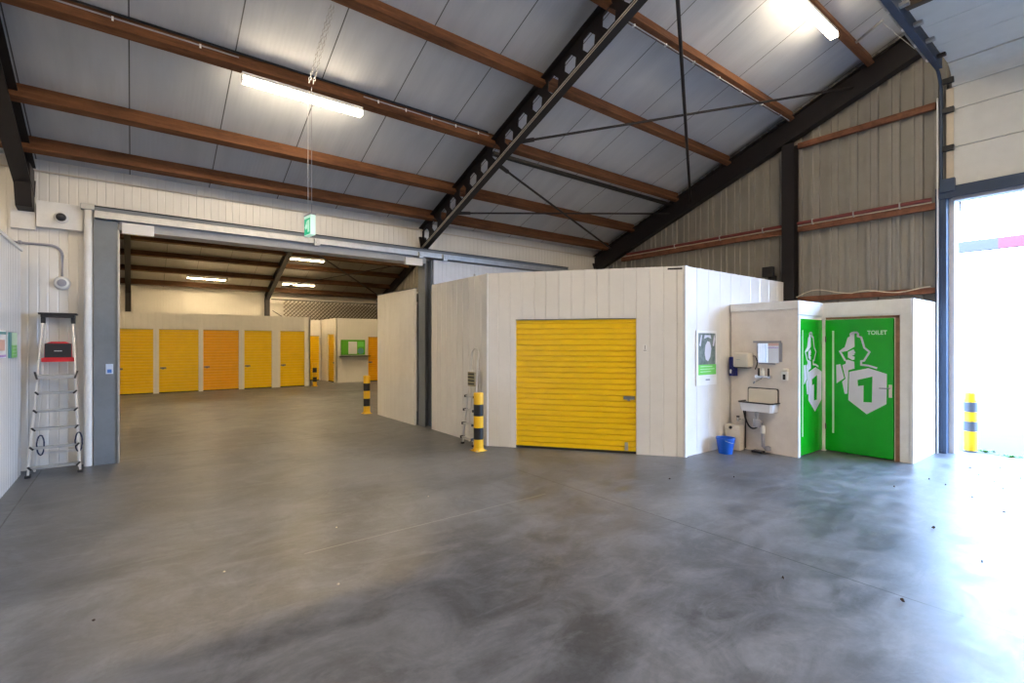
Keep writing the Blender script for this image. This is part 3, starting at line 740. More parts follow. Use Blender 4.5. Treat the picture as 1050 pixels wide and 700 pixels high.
# ------------------------------------------------------------------ toilet block
TX, TXB, TY0, TY1, TY2, TH = 7.83, 8.73, 2.09, 3.21, 4.24, 2.34
t = thing('toilet_cubicle', 'white boarded toilet cubicle with two green doors beside the storage unit', 'cubicle', (9, 3.2, 0))
MB().box((TX, TY1+.0, 0), (TX+.05, TY2, TH), .003).build('sink_wall', PLASTER, t)
# side wall with door 1 (plane y = TY1): frame strips around the door
m = MB(); m.box((TX+.05, TY1, 0), (TX+.085, TY1+.05, TH)); m.box((TX+.05, TY1, 2.07), (TXB+.04, TY1+.05, TH)); m.box((TX, TY1-.012, 0), (TX+.07, TY1, 2.12)); m.build('door_frame', PAINT, t)
m = MB(); m.box((TX-.015, TY1-.02, 2.13), (TXB-.0, TY1, TH), .003); m.build('fascia', PAINT, t)
m = MB(); m.box((TX-.02, TY1-.02, 2.22), (TX, TY2, TH), .003); m.build('fascia', PAINT, t)
m = MB(); m.box((TXB-.02, TY0-.02, 2.13), (TXB, TY1-.02, TH), .003); m.box((TXB-.006, TY0-.01, 2.06), (TXB+.03, TY1, 2.13)); m.build('fascia', PAINT, t)
m = MB(); m.box((TXB, TY0, 0), (TXB+.05, TY0+.12, TH)); m.box((TXB, TY1-.05, 0), (TXB+.05, TY1, TH)); m.box((TXB, TY0, 2.13), (TXB+.05, TY1, TH)); m.build('door_wall', PAINT, t)
MB().box((TXB-.045, TY1-.055, 0), (TXB+.0, TY1-.003, 2.1), .004).build('corner_post', PAINT, t)
MB().box((TXB, TY0-.04, 0), (GX-.05, TY0+.01, TH), .003).build('end_wall', PAINT, t)
MB().box((TXB+.08, TY0-.045, 1.12), (GX-.05, TY0-.04, 1.125)).build('board_joint', LGREY, t)
MB().box((TX+.06, TY1+.06, TH-.06), (GX-.05, TY2, TH-.02)).box((TXB+.06, TY0+.02, TH-.06), (GX-.05, TY1+.05, TH-.02)).build('roof_panel', WHITEW, t)
m = MB(); m.box((TXB-.008, TY0+.115, 0), (TXB+.01, TY0+.165, 2.11)); m.box((TXB-.008, TY0+.115, 2.075), (TXB+.01, TY1-.05, 2.11)); m.build('raw_wood_trim', MORTAR, t)
MB().box((TXB-.012, TY0+.165, 0), (TXB+.01, TY0+.175, 2.075)).build('bright_edge_strip', CREAM, t)
LOGO = {
'helmet_crest':[(0.4,1.852),(0.354,1.837),(0.354,1.815),(0.312,1.789),(0.274,1.644),(0.199,1.584),(0.242,1.57),(0.307,1.585),(0.404,1.65)],
'face':[(0.317,1.571),(0.39,1.611),(0.416,1.558),(0.398,1.544),(0.405,1.526),(0.37,1.515),(0.405,1.498),(0.403,1.456),(0.377,1.445),(0.315,1.486)],
'neck':[(0.287,1.442),(0.317,1.451),(0.4,1.422),(0.404,1.318),(0.321,1.289),(0.309,0.928),(0.272,0.925),(0.238,1.11),(0.284,1.156),(0.241,1.363),(0.289,1.391)],
'shoulder':[(0.158,1.367),(0.215,1.378),(0.266,1.164),(0.163,1.08)],
'shield':[(0.333,1.264),(0.582,1.331),(0.809,1.255),(0.804,0.816),(0.561,0.642),(0.322,0.833)],
}
STROKES = [[(0.40,1.862),(0.37,1.86),(0.352,1.845),(0.354,1.82)], [(0.39,1.867),(0.431,1.867),(0.45,1.846),(0.445,1.809),(0.49,1.793),(0.53,1.635),(0.596,1.573),(0.526,1.441),(0.49,1.435),(0.49,1.377),(0.579,1.37),(0.683,1.337)], [(0.208,1.579),(0.279,1.44)]]
ONE = [(0.443,1.148),(0.633,1.209),(0.626,0.823),(0.519,0.819),(0.521,1.071),(0.449,1.054)]
BAR = [(0.103,1.898),(0.128,1.898),(0.128,0.30),(0.103,0.30)]
def toilet_door(o, u, n, w, label, clip=None):
    """o: Vector at door's left bottom; u along door, n outward"""
    m = MB(); m.prism([(clip or 0, .02), (w, .02), (w, 2.07), (clip or 0, 2.07)], o, u, (0,0,1), n, .035)
    d = m.build('door', GREEN, t); d['label'] = label; sp = sub(t, d); o2 = o + n*.0352
    m = MB()
    for k, poly in LOGO.items():
        m.prism(poly, o2, u, (0,0,1), n, .0015)
    for st in STROKES:
        for a, b in zip(st, st[1:]):
            a, b = Vector(a), Vector(b); dd = (b-a).normalized(); nn = Vector((-dd.y, dd.x))*.0135; e = dd*.008
            m.prism([tuple(a+nn-e), tuple(a-nn-e), tuple(b-nn+e), tuple(b+nn+e)], o2, u, (0,0,1), n, .0014)
    m.build('emblem', LOGOW, sp)
    m = MB(); m.prism(ONE, o2 + n*.0016, u, (0,0,1), n, .0012); m.build('numeral', GREEN, sp)
    m = MB(); m.prism(BAR, o2, u, (0,0,1), n, .0015); m.build('lance_stripe', LOGOG, sp)
    # hinges
    m = MB()
    for z in (.35, 1.72): m.prism([(-.0+(clip or 0), z), (.018+(clip or 0), z), (.018+(clip or 0), z+.09), (0+(clip or 0), z+.09)], o2, u, (0,0,1), n, .01)
    if not clip: m.build('hinge', STEEL, sp)
    else: m.bm.free()
    if not clip:
        m = MB(); m.prism([(.834,.915), (.872,.915), (.872,1.10), (.834,1.10)], o2, u, (0,0,1), n, .01); h = m.build('handle_plate', IVORY, sp)
        m = MB(); c = o2 + n*.01
        m.tube([c+u*.852+Vector((0,0,1.05)), c+u*.852+n*.045+Vector((0,0,1.05)), c+u*.73+n*.045+Vector((0,0,1.045))], .009, 8); m.build('handle', CHROME, sp, True)
    return d, sp, o2
d, sp, o2 = toilet_door(Vector((TXB+.005, TY1-.05, 0)), Vector((0,-1,0)), Vector((-1,0,0)), .885, 'green door marked TOILET, facing the hall')
cu = bpy.data.curves.new('toilet_lettering', 'FONT'); cu.body = 'TOILET'; cu.size = .077; cu.extrude = .001; cu.offset = .0022; cu.space_character = 1.05
to = bpy.data.objects.new('toilet_lettering', cu); COL.objects.link(to)
# font text -> mesh
dg = bpy.context.evaluated_depsgraph_get(); me = bpy.data.meshes.new_from_object(to.evaluated_get(dg)); bpy.data.objects.remove(to)
xs = [v.co.x for v in me.vertices]; sc = .243/(max(xs)-min(xs)); x0 = min(xs)
for v in me.vertices:
    a, b, c = (v.co.x-x0)*sc + .568, v.co.y*1.08 + 1.832, v.co.z
    v.co = o2 + Vector((0,-1,0))*a + Vector((0,0,1))*b + Vector((-1,0,0))*(.002+c) - t['_loc']
me.materials.clear(); me.materials.append(LOGOG)
to = bpy.data.objects.new('lettering', me); COL.objects.link(to); to.parent = d
toilet_door(Vector((7.85, TY1+.02, 0)), Vector((1,0,0)), Vector((0,-1,0)), .845, 'green door on the side of the sink wall, seen at a steep angle', clip=.06)

# ------------------------------------------------------------------ things on the sink wall
SX = TX      # wall plane, things protrude towards -x
t = thing('mirror', 'square mirror with a grey top shelf on the sink wall', 'mirror', (SX, 3.65, 1.4))
MB().box((SX-.012, 3.475, 1.40), (SX, 3.80, 1.70)).build('glass', MIRROR, t)
MB().box((SX-.07, 3.44, 1.71), (SX, 3.84, 1.74), .004).build('top_shelf', LGREY, t)
MB().box((SX-.02, 3.425, 1.42), (SX, 3.465, 1.71)).build('side_strip', LGREY, t)
MB().box((SX-.03, 3.53, 1.375), (SX, 3.77, 1.395)).build('bottom_rail', LGREY, t)
t = thing('paper_dispenser', 'ivory rounded towel dispenser on the wall left of the mirror', 'dispenser', (SX, 3.97, 1.3))
MB().box((SX-.19, 3.86, 1.32), (SX, 4.11, 1.55), .035).build('body', IVORY, t, True)
MB().box((SX-.192, 3.99, 1.44), (SX-.188, 4.05, 1.446)).build('badge', LGREY, t)
MB().box((SX-.17, 3.88, 1.308), (SX-.04, 4.08, 1.322)).build('outlet', BLACK, t)
m = MB(); m.tube([(SX-.05, 3.85, 1.50)] + [(SX-.02, 3.83-.03*math.sin(PI*i/6), 1.50-.035*i) for i in range(7)], .008, 6); m.build('cord', BLACK, t, True)
t = thing('blue_dispenser', 'narrow navy blue dispenser in the corner left of the ivory one', 'dispenser', (SX, 4.17, 1.15))
MB().box((SX-.11, 4.12, 1.17), (SX, 4.215, 1.48), .012).build('body', NAVY, t)
MB().prism([(-.012, 0), (.012, 0), (.02, .05), (0, .07), (-.02, .045)], (SX-.111, 4.185, 1.215), (0,-1,0), (0,0,1), (-1,0,0), .002).build('drop_mark', PAPER, t)
MB().tube([(SX-.05, 4.17, 1.48), (SX-.03, 4.12, 1.54)], .007, 6).build('cord', BLACK, t)
t = thing('faucet', 'chrome wall faucet with two dark handles above the sink', 'faucet', (SX, 3.7, 1.2))
m = MB(); m.tube([(SX-.05, 3.80, 1.180), (SX-.05, 3.58, 1.180)], .018, 10); m.tube([(SX, 3.79, 1.180), (SX-.06, 3.79, 1.180)], .026, 12); m.tube([(SX, 3.60, 1.180), (SX-.06, 3.60, 1.180)], .026, 12); m.build('body', CHROME, t, True)
m = MB(); m.tube([(SX-.05, 3.70, 1.180), (SX-.09, 3.71, 1.145), (SX-.16, 3.73, 1.115), (SX-.21, 3.745, 1.11), (SX-.23, 3.75, 1.08)], .011, 8); m.build('spout', CHROME, t, True)
for y in (3.755, 3.605):
    m = MB(); m.tube([(SX-.055, y, 1.195), (SX-.06, y, 1.225)], .014, 8); m.tube([(SX-.06, y, 1.225), (SX-.06, y, 1.315)], [.015, .013], 8); m.build('handle', BLACK, t, True)
t = thing('white_bottle', 'white upright bottle between the two faucet handles', 'bottle', (SX-.05, 3.68, 1.2))
MB().lathe((SX-.085, 3.68, 1.20), [(.026, 0), (.026, .01), (.026, .07), (.012, .09), (.012, .10)], 16).build('body', PAINT, t, True)
MB().lathe((SX-.085, 3.68, 1.30), [(.014, 0), (.014, .018)], 12).build('cap', PAPER, t, True)
t = thing('soap_dispenser', 'white soap dispenser with dark window on the right of the sink wall', 'dispenser', (SX, 3.36, 1.15))
MB().box((SX-.06, 3.335, 1.14), (SX, 3.415, 1.275), .008).build('body', PAINT, t)
MB().box((SX-.062, 3.355, 1.155), (SX-.0602, 3.395, 1.235)).build('window', BBLK, t)
MB().box((SX-.075, 3.33, 1.275), (SX, 3.40, 1.32), .015).build('lever', IVORY, t)
# sink
t = thing('wall_sink', 'white enamel wall sink with high splashback and dark rim', 'sink', (SX, 3.75, .66))
def rrect(y0, y1, z0, z1, r, n=5):
    pts = []
    for cy, cz, a in ((y1-r, z1-r, 0), (y0+r, z1-r, PI/2)):
        pts += [(cy+r*math.cos(a+PI/2*i/n), cz+r*math.sin(a+PI/2*i/n)) for i in range(n+1)]
    return pts + [(y0, z0), (y1, z0)]
MB().prism(rrect(3.475, 3.95, .76, 1.005, .03), (SX, 0, 0), (0,1,0), (0,0,1), (-1,0,0), .018).build('splashback_rim', BBLK, t)
MB().prism(rrect(3.49, 3.935, .76, .99, .025), (SX-.018, 0, 0), (0,1,0), (0,0,1), (-1,0,0), .006).build('splashback', IVORY, t)
# basin as tapered open shell
m = MB()
def ring(xo, y0, y1, z): return [(SX-.005, y1, z), (SX-xo+.03, y1, z), (SX-xo, y1-.03, z), (SX-xo, y0+.03, z), (SX-xo+.03, y0, z), (SX-.005, y0, z)]
lo, hi = ring(.215, 3.49, 3.97, .645), ring(.24, 3.47, 3.99, .775)
lo2, hi2 = ring(.195, 3.51, 3.95, .665), ring(.22, 3.49, 3.97, .775)
def strip(a, b):
    A = [m.v(p) for p in a]; B = [m.v(p) for p in b]
    for i in range(len(a)): m.bm.faces.new((A[i], A[(i+1)%6], B[(i+1)%6], B[i]))
    return A, B
A1, B1 = strip(lo, hi); A2, B2 = strip(lo2, hi2); m.bm.faces.new(A1); m.bm.faces.new(A2)
for i in range(6): m.bm.faces.new((B1[i], B1[(i+1)%6], B2[(i+1)%6], B2[i]))
m.build('basin', ENAMEL, t)
m = MB(); r = ring(.245, 3.465, 3.995, .785); m.tube([Vector(q) for q in r], .012, 6); m.build('basin_rim', BBLK, t, True)
m = MB(); m.lathe((SX-.11, 3.76, 0), [(.022, .50), (.022, .56), (.032, .57), (.032, .62), (.02, .63), (.02, .66)], 14); m.build('drain', GALV, t, True)
m = MB(); m.lathe((SX-.11, 3.76, 0), [(.05, .40), (.058, .42), (.058, .50), (.045, .52)], 16); m.tube([(SX-.11, 3.76, .46), (SX-.05, 3.70, .46), (SX-.05, 3.70, .40)], .025, 10); m.build('trap', LGREY, t, True)
m = MB(); m.tube([(SX-.05, 3.70, .42), (SX-.05, 3.695, .30)], .034, 12); m.build('coupling', PAINT, t, True)
m = MB(); m.tube([(SX-.05, 3.695, .31), (SX-.05, 3.69, .10), (SX-.04, 3.66, .07), (SX, 3.65, .07)], .026, 12); m.lathe((SX-.03, 3.63, .07), [(.001, -.045), (.045, -.03), (.045, .03), (.001, .045)], 12); m.build('waste_pipe', LGREY, t, True)
pts = [(SX-.10, 3.99, .75), (SX-.06, 3.99, .60)] + [(SX-.06-.02*math.sin(PI*i/10), 3.99-.24*i/10, .60-.24*math.sin(PI*(i/10)**.8*.72)) for i in range(1, 11)]
m = MB(); m.tube(pts, .013, 8); m.build('hose', BLACK, t, True)
m = MB(); m.tube([(SX-.02, 3.985, .76), (SX-.02, 3.985, .02)], .009, 6); m.build('supply_pipe', BLACK, t, True)
t = thing('pipe_fitting', 'small pipe fitting on the wall above the cream canister', 'fitting', (SX, 4.08, .47))
m = MB(); m.tube([(SX, 4.10, .50), (SX-.04, 4.10, .50), (SX-.045, 4.10, .44)], .013, 8); m.tube([(SX-.01, 4.13, .47), (SX-.01, 4.03, .47)], .01, 8); m.build('body', CHROME, t, True)
MB().lathe((SX-.04, 4.10, .505), [(.025, 0), (.025, .02)], 10).build('knob', BBLK, t)
# canister and bucket
t = thing('canister', 'cream flat plastic canister on the floor in the corner behind the bucket', 'canister', (7.60, 4.08, 0))
Rk = Matrix.Translation((7.66, 4.10, 0))
MB(Rk).box((-.06, -.13, 0), (.08, .12, .40), .02).build('body', IVORY, t, True)
MB(Rk).box((-.064, -.12, .315), (.084, .11, .322)).build('seam', CREAM, t)
m = MB(Rk @ Matrix.Translation((-.06, .02, .355)) @ Matrix.Rotation(-PI/2, 4, 'Y')); m.lathe((0,0,0), [(.026, 0), (.026, .012), (.015, .014), (.015, .004)], 14); m.build('cap', BBLK, t)
t = thing('bucket', 'blue plastic bucket on the floor before the cream canister', 'bucket', (7.30, 4.02, 0))
c = (7.28, 4.03, 0)
MB().lathe(c, [(.001, .004), (.095, .004), (.10, .0), (.135, .22), (.142, .225), (.142, .245), (.128, .245), (.095, .02), (.001, .02)], 32, False).build('body', BLUE, t, True)
m = MB(); m.tube([(c[0]+.143*math.cos(a), c[1]+.143*math.sin(a), .215 - .05*math.sin((a-3.6)*1.05) if True else 0) for a in [3.6+3.0*i/16 for i in range(17)]], .004, 6); m.build('handle', GALV, t, True)
single(MB().box((7.66, 3.66, 0), (7.78, 3.82, .035), .008), 'black_tray', BLACK, 'small flat black box on the floor under the sink pipe', 'box', (7.72, 3.74, 0))

# poster on the side of the near unit
PYF = A_[1]-.004
t = thing('wall_poster', 'framed poster with grey photo and bright green band on the near unit side wall', 'poster', (7.1, PYF, 1.1))
MB().box((6.83, PYF-.012, 1.05), (7.40, PYF+.004, 1.90)).build('frame', PAPER, t)
MB().box((6.88, PYF-.014, 1.37), (7.36, PYF-.0122, 1.86)).build('photo', PGREY, t)
MB().box((6.88, PYF-.014, 1.21), (7.38, PYF-.0122, 1.37)).build('green_band', PGREEN, t)
k = MB(); o = Vector((6.88, PYF-.0142, 1.37))
k.prism([(.20,.08),(.27,.05),(.33,.12),(.36,.25),(.32,.35),(.25,.37),(.19,.30),(.17,.18)], o, (1,0,0), (0,0,1), (0,-1,0), .001)
k.prism([(.02,.30),(.07,.46),(.10,.46),(.06,.28)], o, (1,0,0), (0,0,1), (0,-1,0), .001); k.prism([(.40,.30),(.44,.47),(.47,.40),(.43,.28)], o, (1,0,0), (0,0,1), (0,-1,0), .001)
k.prism([(.15,.40),(.17,.46),(.34,.46),(.36,.40),(.26,.43)], o, (1,0,0), (0,0,1), (0,-1,0), .001)
k.build('photo_highlights', LOGOW, t)
m = MB()
for i, w in enumerate((.34, .40, .30)): m.box((6.93, PYF-.0155, 1.335-.04*i), (6.93+w, PYF-.0141, 1.345-.04*i))
m.build('text_lines', LOGOG, t)
m = MB(); m.box((7.08, PYF-.0135, 1.12), (7.2, PYF-.0121, 1.145)); m.build('small_mark', LGREY, t)

# ------------------------------------------------------------------ overhead door
t = thing('overhead_door', 'open sectional overhead door with pale panels, raised above the right doorway', 'door', (GX-.1, -.7, 4.1))
PX = GX-.10
zs = [4.10, 4.69, 5.27, 5.62]
for a, b in zip(zs, zs[1:]):
    MB().box((PX-.02, DY0+.12, a+.004), (PX+.02, 1.86, b-.004), .004).build('panel', simple('pale_door_panel', (.62, .63, .62), .45) if a == 4.10 else bpy.data.materials['pale_door_panel'], t)
PD = bpy.data.materials['pale_door_panel']
m = MB(); th = .04; cs = arc((PX-.30, 0, 5.62), .30, 0, PI/2*.97, 8, (1,0,0), (0,0,1)); cs2 = arc((PX-.30, 0, 5.62), .26, 0, PI/2*.97, 8, (1,0,0), (0,0,1))
m.prism([(p.x, p.z) for p in cs] + [(p.x, p.z) for p in reversed(cs2)], (0, DY0+.12, 0), (1,0,0), (0,0,1), (0,1,0), 1.86-DY0-.12); m.build('panel', PD, t)
x = PX-.32
while x > 8.0:
    MB().box((x-.65, DY0+.12, 5.885), (x-.004, 1.86, 5.925), .004).build('panel', PD, t); x -= .655
MB().box((x-.10, DY0+.12, 5.84), (x-.004, 1.86, 5.95), .01).build('bottom_bar', simple('dark_brown_bar', (.07, .05, .035), .6), t)
# tracks (angle plus rail), left side
for y, nm in ((1.99, 'track'), (DY0+.03, 'track')):
    path = [(PX-.02, y, 0.02), (PX-.02, y, 5.55)] + arc((PX-.35, y, 5.55), .33, 0, PI/2, 8, (1,0,0), (0,0,1)) + [(5.9, y, 5.88)]
    m = MB(); m.tube(path, .022, 6); m.build(nm, BLUEG, t)
m = MB(); m.box((6.0, 1.90, 5.80), (9.55, 1.98, 5.97)); m.build('side_angle', BLUEG, t)
m = MB(); m.box((PX-.035, 1.84, 4.12), (PX-.021, 1.925, 5.6)); m.build('edge_profile', CREAM, t)
m = MB(); m.box((6.0, 2.035, 5.90), (9.3, 2.055, 5.945)); m.build('side_angle', GALV, t)
for z in (4.69, 5.27, 5.72):
    MB().box((PX-.10, 1.83, z-.045), (PX-.036, 1.965, z+.035), .006).build('hinge_bracket', BLACK, t)
for x in (9.25, 8.67, 8.1, 7.5):
    m = MB(); m.tube([(x, 1.86, 5.86), (x, 2.03, 5.86)], .012, 8); m.tube([(x, 1.99, 5.86), (x, 2.02, 5.86)], .03, 12); m.build('roller', ALU, t, True)
    MB().box((x-.035, 1.80, 5.84), (x+.035, 1.90, 5.882), .006).build('hinge_bracket', BLACK if x > 9 else GALV, t)
MB().box((PX-.10, 1.82, 4.02), (PX+.0, 1.99, 4.22), .006).build('corner_plate', BLUEG, t)
# perforated hanger
def perforated(p, q, name):
    m = MB(); P, Q = Vector(p), Vector(q); n = 12; d = (Q-P)/n; w = Vector((0,1,0)).cross(d).normalized()*.022
    m.prism([(-1, 0), (-.4, 0), (-.4, n), (-1, n)], P, w, d, (0,1,0), .004); m.prism([(.4, 0), (1, 0), (1, n), (.4, n)], P, w, d, (0,1,0), .004)
    for i in range(n+1): m.prism([(-.4, i-.25 if i else 0), (.4, i-.25 if i else 0), (.4, min(n, i+.25)), (-.4, min(n, i+.25))], P, w, d, (0,1,0), .004)
    m.build(name, GALV, t)
perforated((8.88, 2.07, 5.92), (8.70, 2.42, 6.42), 'hanger')
MB().bar((8.70, 2.40, 6.43), (9.12, 2.95, 6.45), .03, .03).build('hanger', GALV, t)

# door frame trims
struct(MB().box((PX-.06, DY0-.1, 3.93), (PX+.03, DY1+.02, 4.10)), 'trim_2', BLUEG)
struct(MB().box((PX-.03, 1.925, 0), (GX+.02, DY1+.03, 4.0)), 'trim_3', BLUEG)
struct(MB().box((PX-.075, 2.015, 0), (PX-.04, 2.032, 5.5)), 'trim_4', PAINT)
struct(MB().box((GX+.02, 1.86, 0), (GX+.28, DY1+.03, 4.0)), 'trim_5', PAINT)
struct(MB().box((GX+.02, DY0, 3.93), (GX+.30, DY1, 4.08)), 'trim_6', PAINT)
struct(MB().box((PX-.03, DY0-.12, 0), (GX+.3, DY0, 4.08)), 'trim_7', PAINT)
struct(MB().box((PX-.02, DY0+.12, 3.885), (PX+.03, 1.86, 3.93)), 'trim_8', LGREY)
t = thing('door_seal_cord', 'small hanging cord and catch in the upper left corner of the doorway', 'catch', (GX+.02, 1.78, 3.7))
MB().box((GX-.01, 1.78, 3.72), (GX+.01, 1.80, 3.87)).build('catch', LGREY, t); MB().tube([(GX, 1.79, 3.72), (GX, 1.785, 3.55)], .005, 5).build('cord', PAPER, t)

# ------------------------------------------------------------------ ladders
def lerp(a, b, k): return tuple(a[i]+(b[i]-a[i])*k for i in range(3))
t = thing('step_ladder', 'tall aluminium step ladder with black tray and red handle, leaning on the left wall', 'ladder', (-.8, 8.85, 0))
bl, br = (-1.045, 8.66, 0), (-.545, 8.66, 0); tl, tr = (-.945, 9.03, 2.06), (-.645, 9.03, 2.06)
bl = (-1.05, 8.66, 0.01); br = (-.55, 8.66, 0.01)
for a, b in ((bl, tl), (br, tr)):
    m = MB(); m.bar(a, b, .020, .05, (0,-1,0)); m.build('rail', ALU, t)
for a, b in (((-1.02, 8.93, .02), (-.93, 9.08, 1.98)), ((-.58, 8.93, .02), (-.66, 9.08, 1.98))):
    m = MB(); m.bar(a, b, .022, .035, (0,-1,0)); m.build('rear_leg', ALU, t)
m = MB(); m.bar((-1.01, 8.94, .25), (-.59, 8.94, .25), .02, .03); m.build('rear_brace', ALU, t)
for z in (.115, .36, .595, .82, 1.05):
    k = z/2.05; a, b = lerp(bl, tl, k), lerp(br, tr, k)
    m = MB(); m.box((a[0]+.010, a[1]-.045, z-.016), (b[0]-.010, a[1]+.045, z+.014), .003); m.build('tread', GALV, t)
    for e, sg in ((a, -1), (b, 1)):
        m = MB(); m.bar((e[0]+sg*.005, e[1]-.055, z+.025), (e[0]-sg*.03, e[1]-.05, z-.015), .02, .028, (0,-1,0)); m.build('tread_cap', BLACK, t)
k = 1.28/2.05; a, b = lerp(bl, tl, k), lerp(br, tr, k)
m = MB(); m.box((a[0], a[1]-.10, 1.235), (b[0], a[1]+.10, 1.285), .01); m.build('platform', simple('ladder_platform_grey', (.42, .42, .42), .4, .3), t)
for e, sg in ((a, -1), (b, 1)):
    m = MB(); m.bar((e[0]+sg*.02, e[1]-.08, 1.33), (e[0]-sg*.005, e[1]-.10, 1.235), .02, .03, (0,-1,0)); m.build('platform_bracket', BLACK, t)
m = MB(); m.prism([(-.165, 0), (.165, 0), (.165, .05), (.137, .06), (.134, .24), (.07, .268), (-.07, .268), (-.134, .24), (-.137, .06), (-.165, .05)], (-.79, 8.955, 1.455), (1,0,0), (0,0,1), (0,-1,0), .03); pd = m.build('handle_board', RED, t)
m = MB(); m.box((-.922, 8.915, 1.515), (-.658, 8.9245, 1.70), .003); q = m.build('dark_panel', BLACK, sub(t, pd))
m = MB()
for i in range(5): m.box((-.828+.016*i, 8.912, 1.594), (-.817+.016*i, 8.9149, 1.606))
m.build('lettering', PAPER, sub(t, pd))
m = MB(); m.box((-.99, 8.92, 2.085), (-.60, 9.12, 2.11), .01); m.box((-.965, 8.935, 2.05), (-.625, 9.10, 2.09), .004); m.build('tray', BLACK, t)
for x in (-.945, -.645): MB().box((x-.022, 8.98, 1.97), (x+.022, 9.06, 2.06), .006).build('tray_foot', BLACK, t)
for x0_ in (bl, br): MB().box((x0_[0]-.028, 8.62, 0), (x0_[0]+.028, 8.72, .035), .006).build('rubber_foot', BLACK, t)
for x0_, sg in ((-.97, 1), (-.60, 1)):
    pts = [(x0_+.035*math.sin(2*PI*i/14)+.03*sg, 8.72+.01*math.sin(i), .52-.13+.13*math.cos(2*PI*i/14)+.0) for i in range(15)]
    m = MB(); m.tube(pts, .009, 5, False); m.build('strap', FABRIC, t)
# small folded ladder leaning on the near unit
t = thing('step_ladder', 'small folded aluminium ladder with hoop top behind the bollard at the near unit', 'ladder', (4.5, 7.0, 0))
XL0, XL1 = 4.45, 4.60
def lp(y, z): return (XL0 + (XL1-XL0)*z/1.65, y, z)
yc = 6.98
pathL = [lp(yc+.17, .02), lp(yc+.10, 1.36)] + [lp(yc + .10*math.cos(a) , 1.50+.12*math.sin(a)) for a in [PI*i/10 for i in range(0, 11)]] + [lp(yc-.10, 1.36), lp(yc-.17, .02)]
m = MB(); m.tube(pathL, .015, 8); m.build('hoop_rail', ALU, t, True)
for z in (.12, .35, .58, .81):
    wd = .17 - .06*z/1.3; a = lp(yc+wd, z); b = lp(yc-wd, z)
    m = MB(); m.box((a[0]-.05, b[1]+.01, z-.012), (a[0]+.02, a[1]-.01, z+.012), .003); m.build('tread', ALU, t)
    for yy in (a[1], b[1]): MB().box((a[0]-.06, yy-.015, z-.02), (a[0]+.02, yy+.015, z+.02)).build('tread_cap', BLACK, t)
m = MB(); a = lp(yc, .98); m.box((a[0]-.03, yc-.10, .98), (a[0]+.0, yc+.11, 1.22), .004); m.build('folded_platform', simple('olive_ribbed_platform', (.30, .27, .17), .5), t)
m = MB()
for i in range(4): m.box((a[0]-.034, yc-.09, 1.01+.055*i), (a[0]-.0305, yc+.10, 1.03+.055*i))
m.build('platform_ribs', STEEL, t)
for sg in (1, -1): m = MB(); m.tube([(4.58, yc+sg*.17, .02), (4.60, yc+sg*.10, 1.25)], .011, 6); m.build('rear_leg', ALU, t)
for sg in (1, -1): MB().box((4.42, yc+sg*.17-.02, 0), (4.47, yc+sg*.17+.02, .03)).build('rubber_foot', BLACK, t)

# ------------------------------------------------------------------ debris
leaves = [(5.3,3.66),(6.02,3.22),(7.85,1.69),(7.11,1.85),(7.69,1.5),(8.33,1.17),(5.82,1.22),(3.71,1.62),(4.01,1.0),(8.0,1.05),(8.6,1.35),(6.9,.9),(7.3,1.2),(6.3,.55),(9.0,1.5),(8.8,1.0),(5.2,.8),(7.6,.75),(9.3,1.25)]
for i, (x, y) in enumerate(leaves):
    m = MB(Matrix.Translation((x, y, .012)) @ Matrix.Rotation(random.random()*6.3, 4, 'Z')); s = random.uniform(.008, .017)
    ring_ = [(s*1.5, 0, .006), (s*.6, s*.6, .0), (-s*.5, s*.7, .010), (-s*1.3, 0, .002), (-s*.5, -s*.55, .008), (s*.7, -s*.5, .002)]
    top = [m.v(p) for p in ring_]; c0 = m.v((0, 0, .016)); bot = [m.v((p[0], p[1], p[2]-.006)) for p in ring_]; c1 = m.v((0, 0, .010))
    for k in range(6):
        m.bm.faces.new((top[k], top[(k+1)%6], c0)); m.bm.faces.new((bot[(k+1)%6], bot[k], c1)); m.bm.faces.new((top[k], bot[k], bot[(k+1)%6], top[(k+1)%6]))
    single(m, 'dry_leaf', LEAF, 'tiny dark dry leaf lying on the bright floor inside the doorway', 'leaf', (x, y, 0), 'dry leaves on the floor near the doorway')
stones = [(1.49,4.59),(.54,4.21),(-.19,3.96),(2.6,4.9),(1.15,3.5)]
for x, y in stones:
    m = MB(); m.lathe((x, y, 0), [(.006, 0), (.010, .004), (.006, .008)], 6)
    single(m, 'pebble', CREAM if x != -.19 else LEAF, 'tiny crumb of dirt on the open floor left of centre', 'crumb', (x, y, 0), 'crumbs on the open floor')
def weed(x, y, label, r, n):
    m = MB()
    for i in range(n):
        a = random.random()*6.3; d = random.random()*r; px, py = x+d*math.cos(a), y+d*math.sin(a); h = random.uniform(.01, .035); l = random.uniform(.02, .05)
        q = Vector((math.cos(a*3)*l, math.sin(a*3)*l, h)); s = Vector((-q.y, q.x, 0)).normalized()*.008
        A = Vector((px, py, -.02)); m.face([A-s, A+s, A+q*.6+s*1.3, A+q, A+q*.6-s*1.3])
    tag(m.build('weeds', WEED), label, 'weeds', kind='stuff')
weed(10.75, 1.62, 'small green weeds on the ground at the foot of the outdoor bollard', .12, 60)
weed(10.55, 1.30, 'patch of green weeds just outside the door threshold', .16, 70)

